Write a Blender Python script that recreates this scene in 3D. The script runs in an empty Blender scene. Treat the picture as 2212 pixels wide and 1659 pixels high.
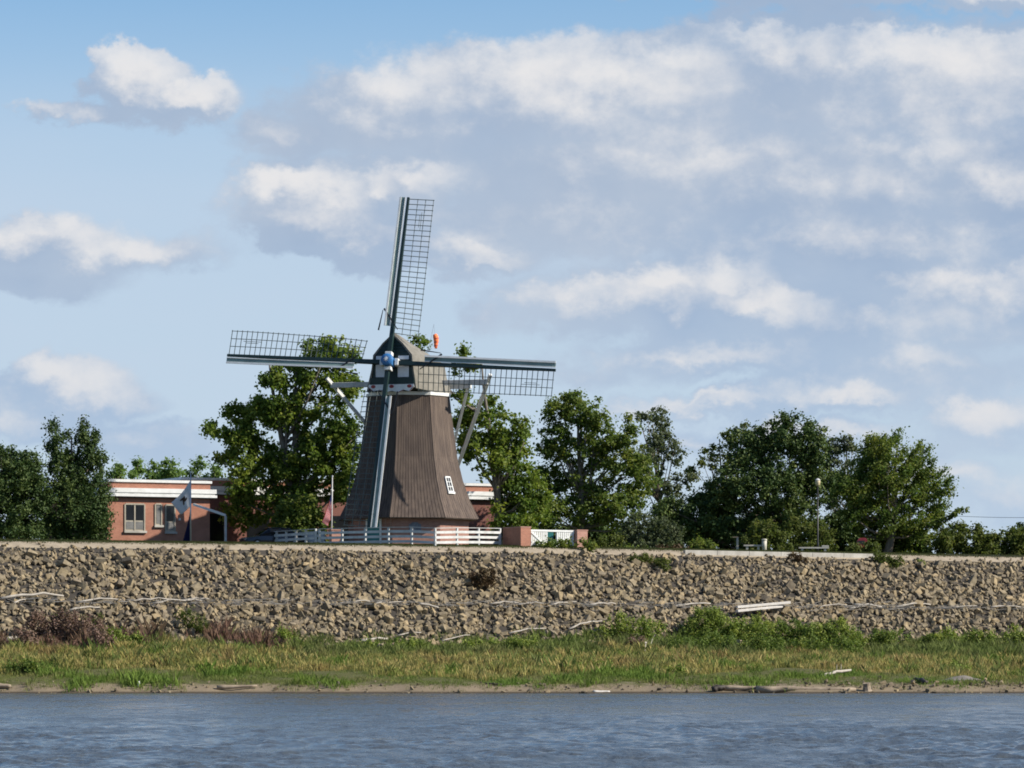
import bpy, bmesh, math, random
import numpy as np
from mathutils import Vector, Matrix

# ------------------------------------------------------------------ camera, sky, sun, exposure
SC = bpy.context.scene
COL = SC.collection
F, CX, HY, EYE, D0 = 9395.4, 1106.0, 1450.0, 1.226, 300.0     # survey scale used to turn sight lines into metres
SUN_AZ, SUN_EL = 76.5, 36.0                                    # degrees; azimuth from the camera's side towards the right
cam_d = bpy.data.cameras.new('camera'); cam = bpy.data.objects.new('camera', cam_d); COL.objects.link(cam)
cam.location = (0, -D0, EYE); cam.rotation_euler = (math.radians(90), 0, 0)
cam_d.sensor_width = 36.0; cam_d.lens = 36.0 * F / 2212.0
cam_d.shift_x = 0.0; cam_d.shift_y = (HY - 829.5) / 2212.0
cam_d.clip_start = 1.0; cam_d.clip_end = 8000.0
SC.camera = cam
SC.render.engine = 'CYCLES'
SC.cycles.use_denoising = True
SC.cycles.max_bounces = 6; SC.cycles.diffuse_bounces = 3; SC.cycles.glossy_bounces = 3
SC.cycles.transmission_bounces = 4; SC.cycles.transparent_max_bounces = 8
SC.cycles.filter_width = 1.8
SC.view_settings.view_transform = 'Standard'
SC.view_settings.look = 'None'
EXPOSURE = 0.5
SC.view_settings.exposure = EXPOSURE
SC.view_settings.gamma = 1.0
SC.view_settings.use_curve_mapping = False

def dirv(az, el=0.0):
    a, e = math.radians(az), math.radians(el)
    return Vector((math.sin(a) * math.cos(e), -math.cos(a) * math.cos(e), math.sin(e)))

sun_d = bpy.data.lights.new('sun', 'SUN'); sun = bpy.data.objects.new('sun', sun_d); COL.objects.link(sun)
sun_d.energy = 5.0; sun_d.angle = math.radians(0.53); sun_d.color = (1.0, 0.93, 0.82)
SUN = dirv(SUN_AZ, SUN_EL)
sun.rotation_euler = SUN.to_track_quat('Z', 'Y').to_euler(); sun.location = (60, -60, 80)

class NT:
    """small helper to write node trees"""
    def __init__(s, tree): s.t = tree; s.n = tree.nodes; s.l = tree.links
    def put(s, sock, v):
        if v is None: return
        if isinstance(v, bpy.types.NodeSocket): s.l.new(v, sock)
        else:
            if sock.type == 'RGBA' and len(v) == 3: v = (*v, 1)
            sock.default_value = v
    def new(s, typ, **kw):
        n = s.n.new(typ)
        for k, v in kw.items(): setattr(n, k, v)
        return n
    def math(s, op, a, b=None, c=None, clamp=False):
        n = s.new('ShaderNodeMath', operation=op, use_clamp=clamp)
        s.put(n.inputs[0], a); s.put(n.inputs[1], b); s.put(n.inputs[2], c)
        return n.outputs[0]
    def vmath(s, op, a, b=None):
        n = s.new('ShaderNodeVectorMath', operation=op)
        s.put(n.inputs[0], a)
        if b is not None: s.put(n.inputs[1], b)
        return n.outputs['Value'] if op in ('LENGTH', 'DOT_PRODUCT', 'DISTANCE') else n.outputs['Vector']
    def noise(s, vec, scale, detail=4.0, rough=0.55, dist=0.0, dim='3D', w=None):
        n = s.new('ShaderNodeTexNoise', noise_dimensions=dim)
        if vec is not None: s.put(n.inputs['Vector'], vec)
        s.put(n.inputs['Scale'], scale); s.put(n.inputs['Detail'], detail); s.put(n.inputs['Roughness'], rough)
        s.put(n.inputs['Distortion'], dist)
        return n
    def step(s, v, a, b):
        n = s.new('ShaderNodeMapRange', interpolation_type='SMOOTHSTEP')
        s.put(n.inputs[0], v); s.put(n.inputs[1], a); s.put(n.inputs[2], b)
        return n.outputs[0]
    def mix(s, f, a, b, blend='MIX'):
        n = s.new('ShaderNodeMix', data_type='RGBA', blend_type=blend)
        s.put(n.inputs['Factor'], f); s.put(n.inputs[6], a); s.put(n.inputs[7], b)
        return n.outputs[2]
    def ramp(s, f, stops):
        n = s.new('ShaderNodeValToRGB'); s.put(n.inputs[0], f)
        e = n.color_ramp.elements
        while len(e) < len(stops): e.new(0.5)
        for el, (p, c) in zip(e, stops): el.position = p; el.color = (*c, 1)
        return n.outputs[0]

def lin(r, g, b):
    f = lambda c: (c / 255 / 12.92) if c / 255 <= 0.04045 else ((c / 255 + 0.055) / 1.055) ** 2.4
    return (f(r), f(g), f(b))

SKY_STRENGTH = 0.073
# cumulus banks of the day as seen towards the mill: bearing, height, half width, half height (survey units)
BANKS = [  # (…, weight)
    (285, 190, 100, 66, 1.0), (400, 226, 104, 48, 1.0), (190, 256, 90, 20, .45), (470, 248, 44, 22, .6),
    (1120, 220, 330, 110, 1.1), (850, 255, 250, 100, 1.0), (660, 300, 130, 50, .8), (1420, 240, 420, 130, 1.1), (1700, 190, 330, 125, 1.1), (2050, 210, 330, 130, 1.1),
    (1330, 390, 470, 150, 1.1), (1250, 480, 420, 85, 1.0), (1750, 400, 520, 170, 1.1), (2150, 420, 240, 180, 1.0), (1850, 530, 380, 90, .9),
    (680, 455, 165, 90, 1.0), (640, 410, 100, 55, .9), (860, 420, 130, 85, .9), (780, 520, 150, 55, .7), (565, 500, 40, 60, .5),
    (80, 545, 250, 62, .9), (330, 545, 150, 36, .6), (60, 610, 170, 40, .6),
    (1050, 560, 150, 45, .8), (1380, 650, 270, 80, 1.0), (1600, 660, 140, 66, 1.0), (1075, 680, 55, 36, .5), (1250, 690, 130, 34, .7),
    (1800, 700, 300, 90, .8), (2080, 640, 240, 110, .9), (1560, 775, 260, 40, .6), (1960, 800, 280, 70, .7), (1860, 858, 190, 40, .8), (2130, 920, 170, 70, .8),
    (110, 840, 150, 60, .7), (330, 960, 150, 40, .5), (2000, 1040, 240, 45, .6), (2150, 1090, 140, 40, .6), (1300, 800, 140, 28, .4),
    (1500, 870, 210, 30, .7), (1720, 945, 260, 34, .7), (1930, 985, 230, 30, .7), (1480, 720, 160, 26, .5), (1950, 620, 160, 40, .8), (190, 870, 120, 36, .5), (60, 920, 110, 36, .4),
    (1800, -25, 460, 48, 1.1), (2150, 0, 200, 40, 1.0),
]
BRIGHT = [
    (295, 172, 100, 76, 1.15), (415, 212, 100, 54, 1.15), (220, 240, 60, 24, .4),
    (1140, 175, 190, 80, 1.1), (880, 185, 130, 65, 1.0), (1010, 225, 120, 40, .4), (1330, 190, 240, 62, 1.15), (1460, 150, 110, 30, .8), (1660, 115, 150, 50, .9), (1940, 125, 140, 50, 1.1),
    (2080, 160, 170, 60, .9), (2010, 315, 100, 70, 1.35), (2080, 240, 150, 70, .6), 
    (640, 400, 95, 42, 1.05), (770, 430, 60, 44, .8), (825, 430, 42, 75, 1.1), (935, 390, 60, 30, .6),
    (70, 525, 180, 36, .9), (210, 550, 120, 32, .7),
    (1050, 545, 140, 32, .8), (1350, 640, 150, 44, 1.0), (1580, 595, 90, 38, 1.1), (1640, 680, 100, 40, 1.1), (1450, 605, 80, 45, .9), (1720, 485, 110, 30, .35),
    (1860, 850, 170, 30, 1.0), (2130, 910, 130, 48, .9), (2110, 620, 140, 44, .9), (2090, 530, 110, 44, .7), (1800, 410, 110, 28, .3), (2150, 420, 90, 34, .5), (1950, 440, 90, 30, .4),
    (110, 805, 95, 38, 1.0), (200, 840, 120, 46, .7), (40, 900, 90, 40, .5), (1640, 770, 140, 24, .5), (2000, 700, 120, 28, .6), (1960, 760, 90, 26, .6),
    (1500, 860, 120, 18, .45), (1760, 930, 140, 20, .5), (1650, 500, 160, 40, .25), (700, 480, 120, 50, .3), (2000, 1040, 160, 28, .6), (2150, -5, 150, 30, .8), (1480, 330, 120, 30, .2),
]

def build_world():
    w = bpy.data.worlds.new('World'); SC.world = w; w.use_nodes = True
    T = NT(w.node_tree); T.n.clear()
    out = T.new('ShaderNodeOutputWorld'); bg = T.new('ShaderNodeBackground')
    T.l.new(bg.outputs[0], out.inputs[0]); bg.inputs[1].default_value = SKY_STRENGTH
    sky = T.new('ShaderNodeTexSky', sky_type='NISHITA')
    sky.sun_disc = False; sky.sun_elevation = math.radians(SUN_EL); sky.sun_rotation = math.radians(180 - SUN_AZ)
    sky.altitude = 300; sky.air_density = 1.0; sky.dust_density = 0.3; sky.ozone_density = 3.0
    tc = T.new('ShaderNodeTexCoord'); D = tc.outputs['Generated']
    sep = T.new('ShaderNodeSeparateXYZ'); T.l.new(D, sep.inputs[0])
    x, y, z = sep.outputs
    az = T.math('ARCTAN2', x, y); el = T.math('ARCSINE', z)
    # cloud edges are torn by turbulence in the direction sphere
    sc3 = T.vmath('MULTIPLY', D, (1, 1, 1.35))
    n1 = T.noise(sc3, 55.0, 9.0, 0.60)
    n2 = T.noise(T.vmath('ADD', sc3, (3.1, 7.7, 1.3)), 17.0, 6.0, 0.55)
    n3 = T.noise(T.vmath('ADD', sc3, (5.1, 2.7, 9.3)), 120.0, 6.0, 0.6)
    half = (0.5, 0.5, 0.5)
    w1 = T.vmath('SUBTRACT', n1.outputs['Color'], half); w2 = T.vmath('SUBTRACT', n2.outputs['Color'], half); w3 = T.vmath('SUBTRACT', n3.outputs['Color'], half)
    comb = T.new('ShaderNodeCombineXYZ'); T.put(comb.inputs[0], az); T.put(comb.inputs[1], el)
    wsum = T.vmath('ADD', T.vmath('ADD', T.vmath('MULTIPLY', w1, (.018, .015, 0)), T.vmath('MULTIPLY', w2, (.016, .009, 0))), T.vmath('MULTIPLY', w3, (.007, .007, 0)))
    p = T.vmath('ADD', comb.outputs[0], wsum)
    def field(lst, start, sm, grow, p=p):
        cur = start
        for (px, py, rx, ry, k) in lst:
            c = ((px - CX) / F, (HY - py) / F, 0); s = (F / rx / grow, F / ry / grow, 0)
            q = T.vmath('MULTIPLY', T.vmath('SUBTRACT', p, c), s)
            v = T.math('MULTIPLY', T.math('SUBTRACT', 1.0, T.vmath('LENGTH', q)), k)
            cur = T.math('SMOOTH_MAX', cur, v, sm)
        return cur
    # elsewhere in the sky the same kind of broken cumulus goes on
    gen = T.noise(T.vmath('MULTIPLY', D, (1, 1, 2.6)), 5.0, 6.0, 0.55)
    away = T.math('MAXIMUM', T.step(T.math('ABSOLUTE', az), .135, .19), T.step(el, .155, .20))
    gf = T.math('ADD', T.math('MULTIPLY', T.math('SUBTRACT', gen.outputs[0], 0.63), 4.0), T.math('MULTIPLY', T.math('SUBTRACT', away, 1.0), 3.0))
    gb = T.math('SUBTRACT', gf, 0.15)
    det = T.math('SUBTRACT', n1.outputs['Fac'], 0.5); det2 = T.math('SUBTRACT', n2.outputs['Fac'], 0.5); det3 = T.math('SUBTRACT', n3.outputs['Fac'], 0.5)
    F0 = field(BANKS, gf, .22, 1.22)
    F1 = field(BANKS, gf, .10, 1.22, T.vmath('ADD', p, (.0022, .0042, 0)))
    grad = T.math('MINIMUM', T.math('MAXIMUM', T.math('SUBTRACT', F0, F1), -.45), .45)
    grad = T.math('MULTIPLY', grad, T.math('SUBTRACT', 1.0, T.math('MULTIPLY', T.step(F0, .42, .85), .75)))   # deep inside a bank the light is even
    cov = T.math('ADD', F0, T.math('ADD', T.math('MULTIPLY', det, 0.75), T.math('MULTIPLY', det3, .25)))
    brt = T.math('ADD', field(BRIGHT, gb, .25, 1.0), T.math('ADD', T.math('MULTIPLY', det, 1.0), T.math('MULTIPLY', det3, .5)))
    # relief: thicker towards the sun means shaded
    nb = T.noise(T.vmath('ADD', sc3, (.004, 0, .005)), 55.0, 9.0, 0.60)
    rel = T.math('MULTIPLY', T.math('SUBTRACT', n1.outputs['Fac'], nb.outputs['Fac']), 1.6)
    soft_edge = T.math('ADD', .12, T.math('MULTIPLY', T.step(n2.outputs['Fac'], .35, .65), .32))
    alpha = T.step(cov, -0.16, T.math('SUBTRACT', soft_edge, .06))
    alpha = T.math('MULTIPLY', alpha, T.math('ADD', .86, T.math('MULTIPLY', T.step(cov, .1, .8), .12)))
    mixb = T.math('ADD', T.math('MULTIPLY', brt, .62), T.math('MULTIPLY', grad, 1.15))
    lit = T.step(T.math('ADD', T.math('ADD', mixb, rel), T.math('MULTIPLY', det2, .5)), -0.42, 1.0)
    k = 2 ** -EXPOSURE / SKY_STRENGTH
    cc = lambda *c: tuple(v * k for v in lin(*c))
    low = T.step(el, 0.12, 0.02)
    grey = T.mix(low, cc(160, 179, 205), cc(171, 194, 221))
    grey = T.mix(T.math('ADD', .40, T.math('MULTIPLY', det2, 2.8), None, True), grey, T.mix(low, cc(182, 195, 213), cc(189, 206, 225)))
    white = T.mix(low, cc(232, 231, 232), cc(219, 221, 226))
    cloud = T.mix(lit, grey, white)
    # high thin veil that whitens the blue towards the horizon
    veil_n = T.noise(T.vmath('MULTIPLY', D, (1, 1, 5.0)), 9.0, 4.0, 0.5)
    veil = T.math('MULTIPLY', T.step(el, 0.163, 0.100), T.math('ADD', 0.66, T.math('MULTIPLY', veil_n.outputs['Fac'], 0.42)), None, True)
    blue = T.mix(1.0, sky.outputs[0], (1.02, 1.17, 1.28), 'MULTIPLY')
    base = T.mix(T.math('MULTIPLY', veil, 0.95), blue, cc(195, 211, 230))
    T.l.new(T.mix(alpha, base, cloud), bg.inputs[0])
build_world()

# ------------------------------------------------------------------ helpers
RNG = np.random.default_rng(7)
random.seed(7)

def tag(o, label=None, cat=None, group=None, kind=None):
    if label: o['label'] = label
    if cat: o['category'] = cat
    if group: o['group'] = group
    if kind: o['kind'] = kind
    return o

def link(name, me, mat=None, parent=None, loc=None, rot=None):
    o = bpy.data.objects.new(name, me); COL.objects.link(o)
    if mat is not None and me is not None and not me.materials: me.materials.append(mat)
    if parent is not None: o.parent = parent
    if loc is not None: o.location = loc
    if rot is not None: o.rotation_euler = rot
    return o

def empty(name, loc, label, cat, group=None, rz=0.0):
    o = bpy.data.objects.new(name, None); COL.objects.link(o)
    o.location = loc; o.rotation_euler = (0, 0, rz); o.empty_display_size = 0.3
    return tag(o, label, cat, group)

def mesh_np(name, verts, faces, tint=None, smooth=False, uv=None):
    verts = np.asarray(verts, np.float32); faces = np.asarray(faces, np.int32)
    k = faces.shape[1]; nf = len(faces)
    me = bpy.data.meshes.new(name)
    me.vertices.add(len(verts)); me.vertices.foreach_set('co', verts.ravel())
    me.loops.add(nf * k); me.loops.foreach_set('vertex_index', faces.ravel())
    me.polygons.add(nf); me.polygons.foreach_set('loop_start', np.arange(0, nf * k, k, dtype=np.int32))
    me.polygons.foreach_set('use_smooth', np.full(nf, smooth, bool))
    if tint is not None:
        tint = np.asarray(tint, np.float32)
        if tint.ndim == 1:
            a = me.attributes.new('tint', 'FLOAT', 'POINT'); a.data.foreach_set('value', tint)
        else:
            a = me.attributes.new('tint', 'FLOAT_COLOR', 'POINT')
            a.data.foreach_set('color', np.concatenate([tint, np.ones((len(tint), 1), np.float32)], 1).ravel())
    me.update(calc_edges=True)
    return me

class MB:
    """collects boxes, bars, tubes and prisms into one mesh"""
    def __init__(s): s.v = []; s.f = []
    def add(s, vs, fs):
        o = len(s.v); s.v += [tuple(v) for v in vs]; s.f += [tuple(i + o for i in f) for f in fs]; return s
    def box(s, x0, x1, y0, y1, z0, z1):
        vs = [(x, y, z) for z in (z0, z1) for y in (y0, y1) for x in (x0, x1)]
        return s.add(vs, [(0, 2, 3, 1), (4, 5, 7, 6), (0, 1, 5, 4), (2, 6, 7, 3), (0, 4, 6, 2), (1, 3, 7, 5)])
    def bar(s, a, b, w, h, up=(0, 0, 1), w2=None, h2=None):
        a, b = Vector(a), Vector(b); d = (b - a).normalized(); up = Vector(up)
        sx = d.cross(up)
        if sx.length < 1e-4: sx = d.cross(Vector((1, 0, 0)))
        sx.normalize(); su = sx.cross(d).normalized()
        w2 = w if w2 is None else w2; h2 = h if h2 is None else h2
        vs = []
        for p, ww, hh in ((a, w, h), (b, w2, h2)):
            for i, j in ((-1, -1), (1, -1), (1, 1), (-1, 1)): vs.append(p + sx * ww * i / 2 + su * hh * j / 2)
        return s.add(vs, [(0, 1, 2, 3), (7, 6, 5, 4), (0, 4, 5, 1), (1, 5, 6, 2), (2, 6, 7, 3), (3, 7, 4, 0)])
    def tube(s, pts, rad, n=8):
        pts = [Vector(p) for p in pts]; m = len(pts)
        if not isinstance(rad, (list, tuple)): rad = [rad] * m
        o = len(s.v)
        for i, p in enumerate(pts):
            d = (pts[min(i + 1, m - 1)] - pts[max(i - 1, 0)]).normalized()
            a = d.cross(Vector((0.13, 0.97, 0.2))); a.normalize(); b = d.cross(a)
            for k in range(n):
                t = 2 * math.pi * k / n
                s.v.append(tuple(p + (a * math.cos(t) + b * math.sin(t)) * rad[i]))
        for i in range(m - 1):
            for k in range(n):
                k2 = (k + 1) % n
                s.f.append((o + i * n + k, o + i * n + k2, o + (i + 1) * n + k2, o + (i + 1) * n + k))
        s.f.append(tuple(o + k for k in range(n))); s.f.append(tuple(o + (m - 1) * n + k for k in reversed(range(n))))
        return s
    def lathe(s, prof, c=(0, 0, 0), n=12):
        o = len(s.v); c = Vector(c)
        for r, z in prof:
            for k in range(n):
                t = 2 * math.pi * k / n
                s.v.append((c.x + r * math.cos(t), c.y + r * math.sin(t), c.z + z))
        m = len(prof)
        for i in range(m - 1):
            for k in range(n):
                k2 = (k + 1) % n
                s.f.append((o + i * n + k, o + i * n + k2, o + (i + 1) * n + k2, o + (i + 1) * n + k))
        s.f.append(tuple(o + k for k in reversed(range(n)))); s.f.append(tuple(o + (m - 1) * n + k for k in range(n)))
        return s
    def prism(s, poly, y0, y1):
        """polygon in x,z pulled from y0 to y1"""
        n = len(poly)
        vs = [(x, y0, z) for x, z in poly] + [(x, y1, z) for x, z in poly]
        fs = [tuple(range(n)), tuple(reversed(range(n, 2 * n)))] + [(i, i + n, (i + 1) % n + n, (i + 1) % n) for i in range(n)]
        return s.add(vs, fs)
    def mesh(s, name, smooth=False):
        me = bpy.data.meshes.new(name); me.from_pydata(s.v, [], s.f); me.update()
        bm = bmesh.new(); bm.from_mesh(me); bmesh.ops.recalc_face_normals(bm, faces=bm.faces); bm.to_mesh(me); bm.free()
        if smooth:
            for p in me.polygons: p.use_smooth = True
        return me
    def build(s, name, mat, parent=None, loc=None, rot=None, smooth=False, bevel=0.0):
        o = link(name, s.mesh(name, smooth), mat, parent, loc, rot)
        if bevel:
            b = o.modifiers.new('soft_edges', 'BEVEL'); b.width = bevel; b.segments = 2; b.limit_method = 'ANGLE'
        return o

def P(px, py, d):
    """a point on the sight line (px, py) at d metres"""
    return Vector(((px - CX) * d / F, d - D0, EYE + (HY - py) * d / F))

# ------------------------------------------------------------------ materials
def mat(name, col, rough=0.7, var=0.18, scale=3.0, bump=0.15, bscale=20.0, col2=None, metal=0.0, spec=0.5, stretch=(1, 1, 1)):
    m = bpy.data.materials.new(name); m.use_nodes = True
    T = NT(m.node_tree); b = T.n['Principled BSDF']
    tc = T.new('ShaderNodeTexCoord'); v = T.vmath('MULTIPLY', tc.outputs['Object'], stretch)
    n = T.noise(v, scale, 5.0, 0.6)
    c2 = col2 if col2 else tuple(c * (1 - var * 1.6) for c in col)
    c1 = tuple(min(1, c * (1 + var)) for c in col) if not col2 else col
    T.l.new(T.mix(T.step(n.outputs['Fac'], 0.3, 0.7), c2, c1), b.inputs['Base Color'])
    b.inputs['Roughness'].default_value = rough; b.inputs['Metallic'].default_value = metal
    b.inputs['Specular IOR Level'].default_value = spec
    if bump:
        n2 = T.noise(v, bscale, 3.0, 0.6); bp = T.new('ShaderNodeBump'); bp.inputs['Strength'].default_value = bump; bp.inputs['Distance'].default_value = 0.02
        T.l.new(n2.outputs['Fac'], bp.inputs['Height']); T.l.new(bp.outputs[0], b.inputs['Normal'])
    return m

def leaf_mat(name, stops, trans=0.5, rough=0.6):
    m = bpy.data.materials.new(name); m.use_nodes = True
    T = NT(m.node_tree); out = T.n['Material Output']; b = T.n['Principled BSDF']
    at = T.new('ShaderNodeAttribute', attribute_name='tint')
    c = T.ramp(at.outputs['Fac'], stops)
    T.l.new(c, b.inputs['Base Color']); b.inputs['Roughness'].default_value = rough; b.inputs['Specular IOR Level'].default_value = 0.25
    tr = T.new('ShaderNodeBsdfTranslucent'); T.l.new(T.mix(0.5, c, T.mix(1.0, c, (1.1, 1.25, 0.5), 'MULTIPLY')), tr.inputs[0])
    mx = T.new('ShaderNodeMixShader'); mx.inputs[0].default_value = trans
    T.l.new(b.outputs[0], mx.inputs[1]); T.l.new(tr.outputs[0], mx.inputs[2]); T.l.new(mx.outputs[0], out.inputs[0])
    return m

def tint_mat(name, rough=0.9, scale=6.0, trans=0.0, bump=0.4):
    """colour comes from each piece's own tint"""
    m = bpy.data.materials.new(name); m.use_nodes = True
    T = NT(m.node_tree); b = T.n['Principled BSDF']; out = T.n['Material Output']
    at = T.new('ShaderNodeAttribute', attribute_name='tint'); tc = T.new('ShaderNodeTexCoord')
    n = T.noise(tc.outputs['Object'], scale, 4.0, 0.65)
    c = T.mix(1.0, at.outputs['Color'], T.ramp(n.outputs['Fac'], [(0.25, (.62, .6, .58)), (0.75, (1.2, 1.2, 1.2))]), 'MULTIPLY')
    T.l.new(c, b.inputs['Base Color']); b.inputs['Roughness'].default_value = rough; b.inputs['Specular IOR Level'].default_value = 0.2
    if bump:
        bp = T.new('ShaderNodeBump'); bp.inputs['Strength'].default_value = bump; bp.inputs['Distance'].default_value = 0.05
        T.l.new(n.outputs['Fac'], bp.inputs['Height']); T.l.new(bp.outputs[0], b.inputs['Normal'])
    if trans:
        tr = T.new('ShaderNodeBsdfTranslucent'); T.l.new(c, tr.inputs[0]); mx = T.new('ShaderNodeMixShader'); mx.inputs[0].default_value = trans
        T.l.new(b.outputs[0], mx.inputs[1]); T.l.new(tr.outputs[0], mx.inputs[2]); T.l.new(mx.outputs[0], out.inputs[0])
    return m

def brick_mat(name, c1, c2, mortar, rough=0.85):
    m = bpy.data.materials.new(name); m.use_nodes = True
    T = NT(m.node_tree); b = T.n['Principled BSDF']
    tc = T.new('ShaderNodeTexCoord'); sp = T.new('ShaderNodeSeparateXYZ'); T.l.new(tc.outputs['Object'], sp.inputs[0])
    cb = T.new('ShaderNodeCombineXYZ'); T.put(cb.inputs[0], T.math('ADD', sp.outputs[0], sp.outputs[1])); T.put(cb.inputs[1], sp.outputs[2])
    br = T.new('ShaderNodeTexBrick'); T.l.new(cb.outputs[0], br.inputs['Vector'])
    for k, v in (('Color1', c1), ('Color2', c2), ('Mortar', mortar)): T.put(br.inputs[k], v)
    br.inputs['Scale'].default_value = 1.0; br.inputs['Mortar Size'].default_value = 0.008; br.inputs['Brick Width'].default_value = 0.21; br.inputs['Row Height'].default_value = 0.07
    n = T.noise(tc.outputs['Object'], 0.9, 5.0, 0.6)
    T.l.new(T.mix(1.0, br.outputs['Color'], T.ramp(n.outputs['Fac'], [(.3, (.82, .8, .78)), (.7, (1.1, 1.1, 1.1))]), 'MULTIPLY'), b.inputs['Base Color'])
    bp = T.new('ShaderNodeBump'); bp.inputs['Strength'].default_value = 0.5; bp.inputs['Distance'].default_value = 0.01; bp.invert = True
    T.l.new(br.outputs['Fac'], bp.inputs['Height']); T.l.new(bp.outputs[0], b.inputs['Normal'])
    b.inputs['Roughness'].default_value = rough; b.inputs['Specular IOR Level'].default_value = 0.25
    return m

M = {}
M['white'] = mat('white_paint', (.78, .78, .76), .5, .06, 2.0, .08, col2=(.66, .66, .63))
M['white_fence'] = mat('greyed_white_fence_paint', (.60, .60, .585), .65, .1, 2.0, .15, col2=(.44, .44, .42))  # white greyed in the colour to stand in for shade on the front boards
M['white_old'] = mat('weathered_white_paint', (.62, .62, .6), .65, .1, 2.5, .15, col2=(.42, .42, .4))
M['brick'] = brick_mat('red_brick', (.42, .175, .115), (.34, .135, .09), (.38, .27, .20))
M['brick_shaded'] = brick_mat('shaded_red_brick', (.21, .075, .055), (.16, .06, .05), (.22, .16, .14))  # the building's red brick, darkened in the colour as under tree shade
M['brick_pale'] = brick_mat('pale_red_brick', (.46, .24, .18), (.38, .17, .12), (.46, .36, .32))
M['mill_brick'] = brick_mat('mill_brick', (.33, .165, .12), (.26, .115, .085), (.36, .28, .25))
M['plaque'] = mat('slate_plaque', (.13, .14, .17), .6, .2, 6)
M['tower'] = mat('brown_weathered_boards', (.128, .096, .076), .85, .1, 1.1, .3, 30, col2=(.082, .062, .052), stretch=(3, 3, .5), spec=.25)
M['tower_core'] = mat('dark_timber', (.02, .016, .013), .9)
M['green'] = mat('dark_green_paint', (.006, .024, .022), .5, .15, 2.0, .1)
M['green_grey'] = mat('grey_green_board_paint', (.17, .24, .22), .45, .12, 1.2, .1)
M['bar'] = mat('grey_green_lattice_wood', (.075, .095, .085), .6, .15)
M['thatch'] = mat('grey_beige_shingles', (.225, .21, .18), .9, .12, 2.0, .5, 14, col2=(.165, .155, .132), spec=.2)
M['blue'] = mat('bright_blue_paint', (.035, .15, .36), .4, .12)
M['red'] = mat('dull_red_paint', (.28, .035, .03), .55, .15)
M['panel'] = mat('white_cap_panels', (.72, .73, .76), .5, .05)
M['glass'] = mat('dark_window_glass', (.010, .011, .013), .12, .2, .6, 0, spec=.3)
M['glass_pale'] = mat('pale_blind_behind_glass', (.17, .165, .155), .4, .12)
M['wframe'] = mat('tan_window_frame', (.36, .32, .25), .5, .08)
M['roof'] = mat('flat_roof_gravel', (.3, .29, .27), .9)
M['soffit'] = mat('dark_soffit', (.10, .09, .08), .8)
M['metal'] = mat('grey_metal', (.45, .46, .48), .35, .08, 4, .05, metal=.6)
M['black'] = mat('black_metal', (.012, .012, .013), .45, .2)
M['teal'] = mat('teal_paint', (.03, .19, .19), .5, .12)
M['concrete'] = mat('pale_concrete', (.50, .475, .42), .9, .12, 1.2, .3, 14, col2=(.33, .31, .27))
M['cream'] = mat('cream_glass', (.50, .42, .25), .4, .06)
M['bark'] = mat('grey_bark', (.16, .13, .10), .9, .2, 4, .5, 12, col2=(.08, .065, .05), stretch=(2, 2, .4))
M['bark_pale'] = mat('pale_bark', (.19, .165, .13), .9, .15, 4, .4, 12, col2=(.10, .085, .07), stretch=(2, 2, .4))
M['drift'] = mat('bleached_driftwood', (.43, .39, .33), .85, .12, 3, .5, 18, col2=(.32, .285, .24), stretch=(1, 1, 1))
M['plank'] = mat('bleached_boards', (.58, .545, .50), .8, .1, 3, .3, 18, col2=(.45, .42, .38))
M['log_tan'] = mat('tan_log', (.33, .26, .185), .85, .12, 1.6, .5, 10, col2=(.17, .13, .09))
M['wet_wood'] = mat('wet_dark_wood', (.035, .027, .02), .7, .2)
M['orange'] = mat('orange_cloth', (1.0, .21, .06), .7, .05)
M['wine'] = mat('dark_red_enamel', (.22, .02, .03), .4, .12)
M['car'] = mat('charcoal_car_paint', (.018, .02, .024), .18, .05, 2, 0, spec=.7)
M['rubber'] = mat('rubber', (.012, .012, .012), .8)
M['soil'] = mat('dark_soil_between_rocks', (.040, .033, .025), .95, .2, 1.5, .6, 10)
M['gravel'] = mat('tan_gravel', (.34, .28, .20), .95, .12, 1.2, .6, 25, col2=(.25, .205, .145))
M['asphalt'] = mat('grey_asphalt', (.06, .06, .062), .9, .15, 2, .4, 30)
M['turf'] = mat('park_lawn', (.06, .075, .022), .95, .2, 1.5, .5, 20)
M['stone'] = tint_mat('quarry_stone', .92, 5.0)
M['weed'] = tint_mat('grass_and_weeds', .7, 2.0, trans=.32, bump=0)

def green(a, b, c): return [(0.0, a), (0.5, b), (1.0, c)]
M['leaf_cotton'] = leaf_mat('cottonwood_leaf', green((0.0678, 0.1223, 0.0225), (0.1425, 0.2019, 0.0338), (0.2781, 0.3057, 0.0506)))
M['leaf_mid'] = leaf_mat('broad_leaf', green((0.0656, 0.1174, 0.0278), (0.1385, 0.1880, 0.0391), (0.2627, 0.2702, 0.0557)))
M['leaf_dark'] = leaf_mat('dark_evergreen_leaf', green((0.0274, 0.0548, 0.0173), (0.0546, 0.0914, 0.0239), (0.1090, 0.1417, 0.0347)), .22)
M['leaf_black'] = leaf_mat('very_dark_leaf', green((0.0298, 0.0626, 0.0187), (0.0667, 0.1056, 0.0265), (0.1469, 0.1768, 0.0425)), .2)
M['leaf_pale'] = leaf_mat('pale_grey_leaf', green((0.0644, 0.0858, 0.0429), (0.1073, 0.1316, 0.0658), (0.1573, 0.1788, 0.0887)), .4)
M['leaf_far'] = leaf_mat('far_bright_leaf', green((0.0994, 0.1639, 0.0455), (0.1639, 0.2434, 0.0638), (0.2359, 0.3230, 0.0911)))
M['leaf_olive'] = leaf_mat('olive_leaf', green((0.0650, 0.0936, 0.0240), (0.1170, 0.1456, 0.0336), (0.1820, 0.1885, 0.0480)))
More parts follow.
